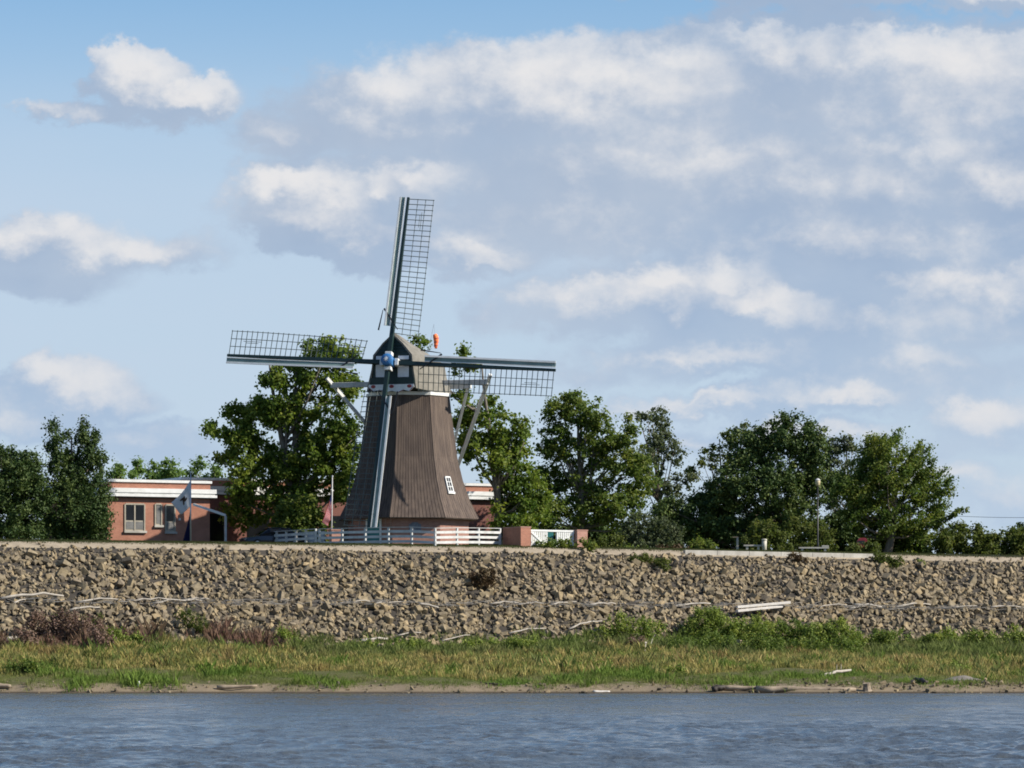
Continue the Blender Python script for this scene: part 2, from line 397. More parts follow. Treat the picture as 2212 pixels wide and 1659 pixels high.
M['leaf_weed'] = leaf_mat('weed_leaf', green((0.1045, 0.1584, 0.0319), (0.1915, 0.2510, 0.0480), (0.3481, 0.3685, 0.0800)), .35)
M['leaf_bright'] = leaf_mat('bright_weed_leaf', green((0.0751, 0.1250, 0.0233), (0.1334, 0.1918, 0.0367), (0.2501, 0.2668, 0.0584)), .35)
M['leaf_rust'] = leaf_mat('rusty_dry_weed', green((0.1187, 0.0730, 0.0583), (0.2076, 0.1289, 0.1009), (0.2965, 0.2149, 0.1458)), .25)
M['leaf_brown'] = leaf_mat('brown_dry_shrub', green((0.0480, 0.0288, 0.0168), (0.0900, 0.0540, 0.0264), (0.1200, 0.0900, 0.0360)), .2)

# ------------------------------------------------------------------ the lie of the land
P0 = np.array([-32.6, -23.0]); ES = np.array([69.2, 34.0]); ES = ES / np.linalg.norm(ES); ET = np.array([-ES[1], ES[0]])
TOE = -11.3; Z_TOE = 2.85; Y_SHORE = -60.0
def st(x, y):
    x = np.asarray(x, float); y = np.asarray(y, float)
    dx, dy = x - P0[0], y - P0[1]
    return dx * ES[0] + dy * ES[1], dx * ET[0] + dy * ET[1]
def xy(s, t): return P0[0] + s * ES[0] + t * ET[0], P0[1] + s * ES[1] + t * ET[1]
def crest(s): return np.interp(s, [-60, 0, 38, 77, 150], [9.13, 9.12, 9.20, 9.0, 8.9])
def wob(x, y, k=1.0):
    return k * (np.sin(x * .9 + 1.3) * np.sin(y * .7 + .4) + .6 * np.sin(x * 2.1 + y * 1.3) + .4 * np.sin(x * 4.3 - y * 3.1))
def toe_y(x):
    tx, ty = xy(0, TOE); return ty + (np.asarray(x, float) - tx) * ES[1] / ES[0]
def shore_y(x):
    x = np.asarray(x, float); return Y_SHORE + .5 * np.sin(x * .31) + .25 * np.sin(x * .9 + 2) + .12 * np.sin(x * 2.7)
def ground(x, y):
    x = np.asarray(x, float); y = np.asarray(y, float)
    s, t = st(x, y); zc = crest(s)
    top = zc + .62 * (1 - np.exp(-np.maximum(t, 0) / 1.2))
    r = np.clip(-t / -TOE, 0, 1); slope = zc + (Z_TOE - zc) * (r ** 1.04) + wob(x, y, .05) * (r > .02) * (r < .98)
    sy = shore_y(x); e = y - sy; ty = toe_y(x)
    u = np.clip(e / (ty - sy), 0, 1)
    lip = np.clip(e / 2.2, 0, 1); lip = lip * lip * (3 - 2 * lip)
    fore = np.where(e < 0, e * .12, .42 * lip + (Z_TOE - .42) * u ** 1.12 + wob(x * .7, y * .7, .05) * np.clip(e, 0, 1) * (u < .97))
    return np.where(t >= 0, top, np.where(t > TOE, slope, fore))
def gz(x, y): return float(ground(x, y))
def on(px, d, dz=0.0):
    x = (px - CX) * d / F; y = d - D0
    return Vector((x, y, gz(x, y) + dz))

def grid(name, X, Y, Z, mat_, kind='structure', smooth=True, parent=None):
    n, m = X.shape
    v = np.stack([X.ravel(), Y.ravel(), Z.ravel()], 1)
    i = np.arange(n * m).reshape(n, m)
    f = np.stack([i[:-1, :-1].ravel(), i[:-1, 1:].ravel(), i[1:, 1:].ravel(), i[1:, :-1].ravel()], 1)
    o = link(name, mesh_np(name, v, f, smooth=smooth), mat_, parent)
    o['kind'] = kind
    return o

S = np.concatenate([[-2500, -1200, -600, -300, -150], np.linspace(-70, 170, 481), [260, 400, 700, 1300, 2500]])
def strip(name, t, mat_):
    TT, SS = np.meshgrid(np.asarray(t, float), S, indexing='ij')
    X, Y = xy(SS, TT)
    return grid(name, X, Y, ground(X, Y), mat_)
bank = strip('riprap_bank', np.linspace(TOE, 0, 24), M['soil'])
strip('gravel_path', np.linspace(0, 1.5, 6), M['gravel'])
strip('lawn', np.concatenate([np.linspace(1.5, 8, 12), [12, 20, 40, 80, 160, 400, 900, 2500]]), M['turf'])
xs, ys = xy(S, TOE)
V = np.linspace(0, 1, 70)[:, None]
X = np.repeat(xs[None, :], 70, 0); Yb = np.minimum(-82.0, ys - 8)[None, :]; Y = Yb + (ys[None, :] - Yb) * V

def foreshore_mat():
    m = bpy.data.materials.new('muddy_grassy_shore'); m.use_nodes = True
    T = NT(m.node_tree); b = T.n['Principled BSDF']
    g = T.new('ShaderNodeNewGeometry'); sp = T.new('ShaderNodeSeparateXYZ'); T.l.new(g.outputs['Position'], sp.inputs[0])
    n = T.noise(g.outputs['Position'], .9, 5, .6); n2 = T.noise(g.outputs['Position'], 7.0, 4, .65)
    h = T.math('ADD', sp.outputs[2], T.math('MULTIPLY', T.math('SUBTRACT', n.outputs['Fac'], .5), .7))
    mud = T.mix(n2.outputs['Fac'], (.14, .108, .070), (.27, .215, .145))
    mud = T.mix(T.step(sp.outputs[2], .16, .03), mud, (.055, .042, .028))
    grass = T.mix(n2.outputs['Fac'], (.05, .06, .018), (.12, .11, .04))
    T.l.new(T.mix(T.step(h, .38, .62), mud, grass), b.inputs['Base Color'])
    b.inputs['Roughness'].default_value = .9; b.inputs['Specular IOR Level'].default_value = .2
    bp = T.new('ShaderNodeBump'); bp.inputs['Strength'].default_value = .6; bp.inputs['Distance'].default_value = .05
    T.l.new(n2.outputs['Fac'], bp.inputs['Height']); T.l.new(bp.outputs[0], b.inputs['Normal'])
    return m
grid('foreshore', X, Y, ground(X, Y), foreshore_mat())

# ------------------------------------------------------------------ river
def water_mat():
    m = bpy.data.materials.new('river_water'); m.use_nodes = True
    T = NT(m.node_tree); b = T.n['Principled BSDF']
    g = T.new('ShaderNodeNewGeometry')
    n = T.noise(T.vmath('MULTIPLY', g.outputs['Position'], (1, .55, 1)), 5.5, 4, .6); big = T.noise(T.vmath('MULTIPLY', g.outputs['Position'], (.5, .16, 1)), .35, 4, .6)
    ruf = T.noise(T.vmath('MULTIPLY', g.outputs['Position'], (1.1, .22, 1)), 1.3, 5, .65)
    pat = T.step(T.math('ADD', T.math('MULTIPLY', big.outputs['Fac'], .4), T.math('MULTIPLY', ruf.outputs['Fac'], .6)), .40, .62)
    T.l.new(T.mix(big.outputs['Fac'], (.052, .061, .068), (.070, .080, .086)), b.inputs['Base Color'])
    T.l.new(T.math('ADD', .12, T.math('MULTIPLY', pat, .22)), b.inputs['Roughness']); b.inputs['IOR'].default_value = 1.333
    bp = T.new('ShaderNodeBump'); bp.inputs['Distance'].default_value = .14
    T.l.new(T.math('ADD', .18, T.math('MULTIPLY', pat, .55)), bp.inputs['Strength'])
    T.l.new(n.outputs['Fac'], bp.inputs['Height']); T.l.new(bp.outputs[0], b.inputs['Normal'])
    return m
def build_water():
    d = [44.0]
    while d[-1] < 246: d.append(d[-1] * 1.0021)
    d = np.array(d); nc = 350
    uu = np.linspace(-.17, .17, nc)
    Dg, Ug = np.meshgrid(d, uu, indexing='ij')
    X = Dg * Ug; Y = Dg - D0
    rng = np.random.default_rng(3); Z = np.zeros_like(X)
    sp = np.maximum(Dg * .0021, Dg * .34 / nc)
    for _ in range(64):
        lam = .20 * (3.8 ** rng.random()); th = math.radians(-60 + rng.normal(0, 42)); k = 2 * math.pi / lam
        ph = rng.random() * 6.28; amp = lam * .0075
        att = np.clip((lam / sp - 1.6) / 2.0, 0, 1)
        q = k * (X * math.cos(th) + Y * math.sin(th)) + ph + .5 * np.sin(X * .21 + ph) + .5 * np.sin(Y * .17 + 2 * ph)
        Z += amp * att * (np.sin(q) + .22 * np.cos(2 * q))
    for _ in range(14):
        lam = 1.0 * (2.6 ** rng.random()); th = math.radians(-70 + rng.normal(0, 30)); k = 2 * math.pi / lam; ph = rng.random() * 6.28
        Z += lam * .0020 * np.clip((lam / sp - 1.6) / 1.5, 0, 1) * np.sin(k * (X * math.cos(th) + Y * math.sin(th)) + ph + .6 * np.sin(X * .13 + ph))
    gust = np.clip(.85 + .3 * np.sin(X * .08 + 1) * np.sin(Y * .05) + .25 * np.sin(X * .31 + Y * .06) + .3 * np.sin(X * 1.1 + 2 * np.sin(Y * .13)) * np.sin(Y * .42 + X * .2) + .2 * np.sin(X * 2.3 - Y * .3), .1, 1.8)
    edge = np.clip((np.abs(Ug) - .155) / .015, 0, 1)
    Z = Z * gust * np.clip((246 - Dg) / 12, .25, 1) * (1 - edge)
    n, m = X.shape; v = np.stack([X.ravel(), Y.ravel(), Z.ravel()], 1); i = np.arange(n * m).reshape(n, m)
    f = np.stack([i[:-1, :-1].ravel(), i[:-1, 1:].ravel(), i[1:, 1:].ravel(), i[1:, :-1].ravel()], 1)
    o = len(v)
    v = np.concatenate([v, [[-2500, -2500, -.14], [2500, -2500, -.14], [2500, -45, -.14], [-2500, -45, -.14]]])
    f = np.concatenate([f, [[o, o + 1, o + 2, o + 3]]])
    w = link('water', mesh_np('water', v, f, smooth=True), water_mat()); w['kind'] = 'structure'
build_water()

# ------------------------------------------------------------------ riprap stones
def rock_variants(n=26):
    res = []
    rr = np.random.default_rng(11)
    for _ in range(n):
        bm = bmesh.new()
        pts = rr.uniform(-.95, .95, (13, 3)); pts[:8] = np.array([[a, b, c] for a in (-1, 1) for b in (-1, 1) for c in (-1, 1)]) * rr.uniform(.45, .95, (8, 3))
        sq = np.array([1.0, rr.uniform(.6, 1), rr.uniform(.5, .85)])
        pts = pts * sq * 1.02
        for p in pts: bm.verts.new(p)
        r = bmesh.ops.convex_hull(bm, input=bm.verts)
        bmesh.ops.delete(bm, geom=[g for g in r['geom_interior'] if isinstance(g, bmesh.types.BMVert)], context='VERTS')
        bmesh.ops.triangulate(bm, faces=bm.faces)
        bm.verts.index_update()
        res.append((np.array([v.co[:] for v in bm.verts]), np.array([[v.index for v in f.verts] for f in bm.faces])))
        bm.free()
    return res
ROCKS = rock_variants()
def rand_rot(rng):
    q = rng.normal(size=4); q /= np.linalg.norm(q); w, x, y, z = q
    return np.array([[1 - 2 * (y * y + z * z), 2 * (x * y - z * w), 2 * (x * z + y * w)], [2 * (x * y + z * w), 1 - 2 * (x * x + z * z), 2 * (y * z - x * w)], [2 * (x * z - y * w), 2 * (y * z + x * w), 1 - 2 * (x * x + y * y)]])
def rock_tint(rng):
    base = np.array([(.30, .255, .185), (.25, .22, .17), (.34, .285, .195), (.19, .165, .14), (.42, .335, .215), (.24, .21, .17)])[rng.integers(0, 6)]
    return (base * .62 + np.array([.27, .225, .155]) * .38) * rng.uniform(.72, .96) * np.array([1.03, .99, .90])
def build_stones():
    rng = np.random.default_rng(21)
    items = []
    s = rng.uniform(-16, 104, 23000); t = TOE - .7 + (-(TOE - .7) - .25) * rng.random(23000)
    for a, b in zip(s, t):
        r = float(np.clip(rng.lognormal(-1.84, .36), .09, .42))
        if b > -1.0: r *= .75
        items.append((a, b, r))
    for a, b in zip(rng.uniform(-8, 88, 420), -.4 + np.abs(rng.normal(0, .35, 420))): items.append((a, b, rng.uniform(.07, .17)))
    for a, b in zip(rng.uniform(-8, 88, 260), rng.uniform(TOE - 3.0, TOE, 260)): items.append((a, b, rng.uniform(.14, .34)))
    items.sort(key=lambda q: -q[2])
    vv, ff, cc, o = [], [], [], 0
    for i, (a, b, r) in enumerate(items):
        x, y = xy(a, b); z = gz(x, y)
        V_, F_ = ROCKS[rng.integers(0, len(ROCKS))]
        R = rand_rot(rng); sc = r * np.array([rng.uniform(.85, 1.25), rng.uniform(.8, 1.1), rng.uniform(.75, 1.1)])
        w = (V_ * sc) @ R.T; c = rock_tint(rng); lift = r * rng.uniform(.0, .75)
        ctr = np.array([x, y - lift * .35, z + lift])
        inview = -2 < a < 82
        if inview and build_stones.n < 295:
            me = mesh_np('stone', w, F_, np.repeat(c[None], len(w), 0))
            link('stone', me, M['stone'], bank, tuple(ctr)); build_stones.n += 1
        else:
            vv.append(w + ctr); ff.append(F_ + o); cc.append(np.repeat(c[None], len(w), 0)); o += len(w)
    ob = link('stone', mesh_np('stone', np.concatenate(vv), np.concatenate(ff), np.concatenate(cc)), M['stone'], bank); ob['kind'] = 'stuff'
build_stones.n = 0
build_stones()

# ------------------------------------------------------------------ foliage
def leaf_cloud(ells, dens, cr, nleaf, size, rng, shell=.42, up=.35, flat=.8, sparse=1.0, spike=None):
    """leaf quads gathered in clumps through ellipsoids (centre, radii)"""
    C = []
    for c, r in ells:
        area = r[0] * r[2] * math.pi
        n = max(3, int(area * dens * sparse * 2.5))
        d = rng.normal(size=(n, 3)); d /= np.linalg.norm(d, axis=1)[:, None]
        rad = rng.random(n) ** shell
        C.append(np.array(c) + d * np.array(r) * rad[:, None])
    C = np.concatenate(C); n = len(C)
    R = cr * rng.uniform(.6, 1.35, n)
    ct = rng.normal(0, .16, n)
    k = np.maximum(4, (nleaf * (R / cr) ** 2 * rng.uniform(.7, 1.2, n)).astype(int))
    idx = np.repeat(np.arange(n), k); N = len(idx)
    o = rng.normal(size=(N, 3)); o /= np.linalg.norm(o, axis=1)[:, None]
    rr = R[idx] * np.minimum(np.abs(rng.normal(0, .62, N)), 1.2)
    pos = C[idx] + o * rr[:, None] * np.array([1, 1, flat])
    if spike is not None: pos = pos + np.array(spike)[None] * (rng.random(N) ** 2)[:, None] * R[idx][:, None]
    nr = o * .7 + rng.normal(size=(N, 3)) * .65; nr[:, 2] += up; nr /= np.linalg.norm(nr, axis=1)[:, None]
    a = np.cross(nr, rng.normal(size=(N, 3))); a /= np.linalg.norm(a, axis=1)[:, None]; b = np.cross(nr, a)
    sz = size * rng.uniform(.65, 1.3, N)
    a *= sz[:, None] * .62; b *= sz[:, None] * .42
    bend = nr * (sz * .12)[:, None]
    v = np.stack([pos - a, pos + b + bend, pos + a, pos - b + bend], 1).reshape(-1, 3)
    f = np.arange(N * 4).reshape(N, 4)
    tint = np.clip(.5 + ct[idx] + rng.normal(0, .13, N), 0, 1)
    return v, f, np.repeat(tint, 4), C

def ell(lst, d, depth=.85, jit=0.0, rng=None, dmax=9.0):
    res = []
    for e in lst:
        px, py, rx, ry = e[:4]
        dd = d + (rng.uniform(-jit, jit) if jit else 0)
        c = P(px, py, dd); k = dd / F
        res.append((tuple(c), (rx * k, min(dmax, max(rx, ry * .8) * k * depth), ry * k)))
    return res

def tree(name, label, cat, lst, d, leaf, bark, group=None, base=None, dens=1.5, cr=.75, nleaf=46, size=.26, seed=1, trunk_r=.28, limbs=22, jit=1.2, sparse=1.0, shell=.42, up=.35, spike=None, dmax=6.0, trunks=1):
    rng = np.random.default_rng(seed)
    E = ell(lst, d, .85, jit, rng, dmax)
    v, f, t, C = leaf_cloud(E, dens, cr, int(nleaf * 1.75), size * .76, rng, shell, up, .8, sparse, spike)
    bx = base if base else lst[0][0]
    b = on(bx, d)
    root = empty(name, b, label, cat, group)
    link('crown', mesh_np('crown', v - np.array(b), f, t), M[leaf], root)
    top = max(c[2] + r[2] * .4 for c, r in E)
    mb = MB(); main = []
    for q in range(trunks):
        ax = rng.uniform(-.4, .4) + (q - (trunks - 1) / 2) * .5
        cxm = float(np.mean([c[0] for c, r in E]))
        H = top - b.z; pts = []; rad = []
        for i in range(9):
            h = i / 8
            pts.append(Vector(((cxm - b.x) * h * .8 + ax * (1 + h) + math.sin(h * 5 + q * 2) * .25, rng.uniform(-.15, .15) + (q - .5) * h * .5, H * h * .92 - (.25 if i == 0 else 0))))
            rad.append(trunk_r * (1.25 if i == 0 else 1) * (1 - h * .86))
        mb.tube(pts, rad, 8); main.append(pts)
    sel = rng.choice(len(C), min(limbs, len(C)), replace=False)
    for i, j in enumerate(sel):
        e = Vector(C[j]) - b; tp = main[i % trunks]
        hh = min(max(e.z * rng.uniform(.45, .75), .8), tp[-1].z * .95)
        i0 = min(7, int(hh / (tp[-1].z) * 8)); a = tp[i0].lerp(tp[i0 + 1], .5)
        m = a.lerp(e, .5) + Vector((rng.uniform(-.2, .2), rng.uniform(-.2, .2), -.18 * (e - a).length * .5))
        r0 = trunk_r * .34 * rng.uniform(.7, 1.2)
        mb.tube([a, m, e], [r0, r0 * .62, r0 * .18], 5)
    mb.build('trunk', M[bark], root, smooth=True)
    return root

def bush(name, label, cat, lst, d, leaf, group=None, dens=2.6, cr=.36, nleaf=40, size=.17, seed=5, stems=0, up=.5, jit=.5, spike=(0, 0, .6), dmax=2.2, ground_pt=None):
    rng = np.random.default_rng(seed)
    E = ell(lst, d, .8, jit, rng, dmax)
    for c, r in list(E):                                          # foliage down to the ground
        g = gz(c[0], c[1]); h = c[2] - r[2] * .6 - g
        if h > .15: E.append(((c[0], c[1], g + h * .5), (r[0] * .92, r[1], h * .5 + .15)))
    v, f, t, C = leaf_cloud(E, dens, cr, nleaf, size, rng, .5, up, 1.0, 1.0, spike)
    px = float(np.mean([e[0] for e in lst])); b = on(px, d)
    root = empty(name, b, label, cat, group)
    gzv = ground(v[:, 0], v[:, 1]); v[:, 2] = np.maximum(v[:, 2], gzv + .01)
    link('foliage', mesh_np('foliage', v - np.array(b), f, t), M[leaf], root)
    return root

tree('evergreen_tree', 'dense dark evergreen at the far left edge, left of the two-pointed juniper', 'tree',
     [(25, 1065, 85, 100), (15, 1000, 45, 38), (70, 1105, 48, 70), (-50, 1080, 80, 110), (55, 1015, 40, 40), (85, 1050, 22, 40), (20, 1148, 90, 30), (-60, 1140, 70, 40)], 299, 'leaf_dark', 'bark', base=20, dens=2.4, cr=.6, nleaf=60, size=.2, seed=11, up=.2, dmax=4)
tree('juniper_tree', 'dark juniper with two pointed tops beside the left end of the brick building', 'tree',
     [(165, 1095, 78, 85), (165, 1000, 48, 62), (120, 960, 20, 46), (183, 935, 24, 30), (190, 975, 26, 28), (208, 1120, 36, 55), (215, 1010, 14, 38), (135, 1030, 36, 60), (150, 1150, 85, 30), (200, 945, 12, 18), (110, 1150, 50, 30), (205, 1152, 38, 28)], 300.5, 'leaf_dark', 'bark', base=165, dens=2.4, cr=.5, nleaf=56, size=.19, seed=12, up=.25, spike=(0, 0, .8), dmax=3.2, jit=.7)
tree('cottonwood_tree', 'tall loose-crowned cottonwood left of the windmill, shading the brick building', 'tree',
     [(708, 765, 66, 44), (655, 815, 68, 44), (735, 835, 50, 52), (600, 815, 34, 30), (570, 815, 20, 18), (560, 885, 62, 42), (640, 880, 60, 44), (720, 920, 62, 56), (505, 880, 30, 24), (500, 935, 50, 30), (455, 925, 18, 16), (545, 955, 52, 40), (700, 985, 70, 50), (750, 985, 34, 85), (500, 985, 44, 22), (560, 1015, 70, 34), (640, 1020, 70, 46), (520, 1045, 48, 30), (600, 1075, 80, 36), (730, 1060, 36, 60), (670, 1060, 40, 34), (530, 1105, 56, 46), (640, 1120, 60, 40), (600, 905, 40, 40), (660, 950, 40, 36), (590, 985, 34, 26)],
     314, 'leaf_cotton', 'bark_pale', base=650, dens=2.0, cr=.56, nleaf=40, size=.29, seed=13, trunk_r=.42, limbs=46, shell=.5, dmax=3.0, jit=.9, trunks=2)
bush('lilac_shrub', 'rounded green shrub behind the white fence left of the small brick post', 'shrub', [(645, 1110, 55, 44), (610, 1135, 32, 30), (680, 1135, 34, 32), (640, 1150, 60, 24)], 309.5, 'leaf_mid', dens=3.5, cr=.42, nleaf=40, size=.2, seed=14, spike=None, dmax=1.6)
tree('cottonwood_tree', 'cottonwood directly right of the windmill with a sprig showing above the right sail', 'tree',
     [(1055, 910, 54, 58), (1010, 945, 36, 62), (1098, 945, 40, 50), (1130, 925, 20, 18), (1125, 970, 18, 25), (1065, 985, 58, 46), (1125, 1055, 48, 52), (1112, 1120, 54, 46), (1150, 1080, 40, 60), (1102, 1025, 40, 36), (1096, 1085, 34, 40), (1000, 795, 22, 28), (1003, 758, 10, 10), (1022, 790, 10, 14), (990, 850, 20, 32), (1000, 900, 22, 36), (900, 745, 26, 20), (890, 790, 30, 34)],
     311.5, 'leaf_cotton', 'bark_pale', base=1080, dens=1.9, cr=.56, nleaf=42, size=.27, seed=15, trunk_r=.34, limbs=34, dmax=3.6)
tree('maple_tree', 'broad green tree with three rounded tops behind the white gate', 'tree',
     [(1205, 900, 34, 46), (1250, 890, 40, 48), (1296, 900, 30, 44), (1195, 955, 42, 40), (1275, 965, 74, 50), (1345, 975, 52, 60), (1375, 1030, 48, 55), (1250, 1040, 76, 48), (1340, 1090, 62, 48), (1185, 1035, 40, 36), (1165, 1105, 70, 44), (1270, 1115, 76, 42), (1360, 920, 20, 24)],
     322, 'leaf_mid', 'bark_pale', base=1250, dens=1.9, cr=.58, nleaf=46, size=.25, seed=16, trunk_r=.36, limbs=40, dmax=4.2)
tree('poplar_tree', 'thin grey-green poplar standing behind the three-topped tree', 'tree',
     [(1428, 903, 30, 32), (1392, 900, 18, 22), (1425, 955, 42, 40), (1462, 985, 22, 32), (1400, 1000, 40, 50), (1455, 1050, 44, 44), (1490, 1020, 16, 22)],
     346, 'leaf_pale', 'bark', base=1430, dens=1.9, cr=.5, nleaf=30, size=.24, seed=17, trunk_r=.25, limbs=30, dmax=4)
tree('oak_tree', 'very dark rounded tree, tallest of the right-hand clump behind the lamp post', 'tree',
     [(1700, 945, 66, 50), (1622, 965, 56, 46), (1755, 960, 38, 52), (1640, 1040, 100, 66), (1740, 1045, 66, 76), (1560, 1080, 64, 52), (1600, 1130, 110, 44), (1700, 1120, 90, 44), (1500, 1115, 66, 52), (1440, 1115, 36, 50)],
     330, 'leaf_black', 'bark', base=1680, dens=2.2, cr=.62, nleaf=60, size=.25, seed=18, trunk_r=.4, limbs=30, dmax=4.4)
tree('elm_tree', 'thin yellowish tree leaning left behind the very dark rounded tree', 'tree',
     [(1565, 965, 34, 36), (1530, 985, 24, 28), (1600, 935, 26, 20), (1512, 1000, 14, 14), (1560, 1030, 36, 36), (1495, 1010, 10, 12)],
     340, 'leaf_olive', 'bark', base=1560, dens=1.7, cr=.45, nleaf=26, size=.24, seed=19, trunk_r=.2, limbs=26, dmax=3)
tree('ash_tree', 'small thin-topped tree between the very dark tree and the spiky cedar', 'tree',
     [(1838, 952, 26, 28), (1806, 975, 34, 30), (1825, 1030, 46, 46), (1790, 1020, 30, 50), (1800, 1080, 44, 50)],
     338, 'leaf_pale', 'bark', base=1830, dens=1.9, cr=.5, nleaf=30, size=.24, seed=20, trunk_r=.22, limbs=22, dmax=3)
tree('cedar_tree', 'bushy green cedar with spiky branch tips at the right end of the trees', 'tree',
     [(1915, 1050, 92, 66), (1905, 985, 54, 42), (1932, 950, 12, 20), (1880, 970, 14, 28), (1975, 1005, 38, 38), (1990, 975, 12, 18), (1988, 1070, 46, 50), (1895, 1120, 88, 52), (1835, 1080, 44, 62), (1980, 1135, 50, 36), (1870, 1020, 40, 40), (2012, 1005, 8, 18), (2022, 1030, 16, 14), (2045, 1070, 14, 10), (2038, 1048, 8, 14), (2020, 1110, 30, 20)],
     325, 'leaf_mid', 'bark', base=1915, dens=2.3, cr=.5, nleaf=56, size=.2, seed=22, trunk_r=.32, limbs=34, up=.2, spike=(.9, 0, .9), dmax=4.2, jit=.8)
# the long low branch of the cedar
def cedar_branch():
    root = bpy.data.objects['cedar_tree']; b = root.location; rng = np.random.default_rng(5)
    a, e = P(2000, 1140, 324), P(2080, 1102, 323.5)
    MB().tube([a - b, a.lerp(e, .5) + Vector((0, 0, .1)) - b, e - b], [.09, .06, .02], 6).build('branch', M['bark'], root)
    E = [(tuple(a.lerp(e, t)), (.32, .35, .2)) for t in np.linspace(.1, 1, 9)]
    v, f, t, C = leaf_cloud(E, 12, .2, 26, .15, rng, spike=(.8, 0, .6))
    link('needles', mesh_np('needles', v - np.array(b), f, t), M['leaf_mid'], root)
cedar_branch()
for (lst, sd, lab) in (
    ([(2065, 1160, 44, 26), (2030, 1172, 40, 24), (2072, 1142, 18, 12)], 31, 'low olive hedge bush next to the spiky cedar, by the road'),
    ([(2125, 1168, 42, 24), (2112, 1150, 14, 12), (2150, 1175, 34, 18)], 32, 'middle olive hedge bush of the low row by the road'),
    ([(2190, 1170, 40, 26), (2225, 1165, 44, 30), (2175, 1158, 16, 14)], 33, 'olive hedge bush at the right edge of the picture by the road')):
    bush('hedge_bush', lab, 'bush', lst, 323, 'leaf_olive', 'olive bushes along the road', dens=4, cr=.36, nleaf=44, size=.18, seed=sd)
bush('spruce_sapling', 'dark spruce branch tips poking in above the hedge at the right edge', 'tree', [(2215, 1146, 20, 7), (2225, 1138, 26, 12), (2230, 1165, 28, 20)], 326, 'leaf_dark', dens=5, cr=.3, nleaf=44, size=.17, seed=34, spike=(-.9, 0, .4))
for (lst, sd, lf, d, lab) in (
    ([(1650, 1152, 46, 26), (1620, 1165, 34, 18), (1690, 1165, 30, 20)], 35, 'leaf_olive', 316.3, 'yellow-olive shrub behind the white bin, left of the lamp post'),
    ([(1735, 1145, 44, 28), (1775, 1158, 34, 28), (1720, 1168, 40, 18)], 36, 'leaf_olive', 319.2, 'tall olive shrub right behind the lamp post'),
    ([(1512, 1172, 28, 14), (1535, 1178, 18, 9)], 37, 'leaf_mid', 316, 'small round green bush at the left end of the concrete wall'),
    ([(1400, 1140, 50, 36), (1360, 1160, 40, 24), (1445, 1155, 34, 30), (1400, 1172, 70, 14)], 38, 'leaf_pale', 312, 'twiggy grey bush right of the brick gate pillar'),
    ([(1320, 1168, 26, 12), (1290, 1172, 22, 9)], 39, 'leaf_olive', 304, 'low yellowish bush at the foot of the brick gate pillar'),
    ([(1200, 1176, 36, 7), (1165, 1177, 26, 6), (1240, 1177, 34, 8), (1275, 1178, 20, 6)], 40, 'leaf_mid', 296.4, 'low clipped plants along the foot of the white gate'),
    ([(1470, 1188, 22, 8), (1440, 1190, 26, 7)], 41, 'leaf_brown', 306.5, 'brown dry plants left of the concrete wall'),
    ([(1355, 1190, 30, 6), (1395, 1195, 30, 6)], 42, 'leaf_bright', 301.4, 'bright grass clump where the gravel path ends'),
    ([(1880, 1182, 20, 12), (1840, 1186, 16, 8)], 43, 'leaf_olive', 317, 'small leafy plant under the dark red box')):
    bush('park_bush', lab, 'bush', lst, d, lf, 'bushes on the park edge above the rocks', dens=5, cr=.3, nleaf=40, size=.15, seed=sd, dmax=1.4, jit=.2)
for i, (lst, lab) in enumerate((
    ([(258, 1022, 20, 22), (240, 1030, 16, 14)], 'far pale green tree just right of the juniper, over the roof'),
    ([(300, 1012, 17, 20), (290, 1030, 20, 12)], 'far round-topped pale tree, second over the roof from the juniper'),
    ([(335, 1014, 16, 18), (325, 1030, 20, 12)], 'far pale tree in the middle of the row over the roof'),
    ([(365, 1012, 22, 18), (380, 1028, 22, 12), (350, 1028, 18, 12)], 'far wide pale tree over the roof, left of the flagpole'),
    ([(428, 1006, 16, 22), (415, 1028, 20, 12)], 'far tallest pale tree over the roof, right of the flagpole'),
    ([(462, 1020, 16, 16), (450, 1032, 18, 10)], 'far small pale tree over the roof beside the cottonwood'))):
    tree('far_tree', lab, 'tree', lst, 430 + 6 * (i % 3), 'leaf_far', 'bark', 'far trees showing over the brick building', dens=2.4, cr=.6, nleaf=34, size=.3, seed=50 + i, trunk_r=.2, limbs=8, dmax=3)

# understory that closes the view below the crowns
for i, (lst, d_, lf, lab) in enumerate((
    ([(1100, 1150, 40, 34), (1140, 1165, 36, 24)], 318, 'leaf_mid', 'shady shrub under the cottonwood, behind the long brick pier'),
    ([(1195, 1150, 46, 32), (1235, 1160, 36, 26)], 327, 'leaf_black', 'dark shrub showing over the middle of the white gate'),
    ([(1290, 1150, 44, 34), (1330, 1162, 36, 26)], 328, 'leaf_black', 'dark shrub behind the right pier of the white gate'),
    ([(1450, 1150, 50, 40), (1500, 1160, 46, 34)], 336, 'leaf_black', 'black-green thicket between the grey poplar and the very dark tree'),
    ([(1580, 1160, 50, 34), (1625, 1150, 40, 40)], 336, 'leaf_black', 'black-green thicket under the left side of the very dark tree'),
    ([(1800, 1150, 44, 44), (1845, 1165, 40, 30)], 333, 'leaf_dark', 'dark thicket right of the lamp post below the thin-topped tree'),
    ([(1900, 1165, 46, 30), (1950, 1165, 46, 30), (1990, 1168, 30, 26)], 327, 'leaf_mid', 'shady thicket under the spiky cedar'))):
    bush('understory_shrub', lab, 'shrub', lst, d_, lf, 'shrubs under the park trees', dens=4, cr=.45, nleaf=50, size=.22, seed=140 + i, spike=None, dmax=2)

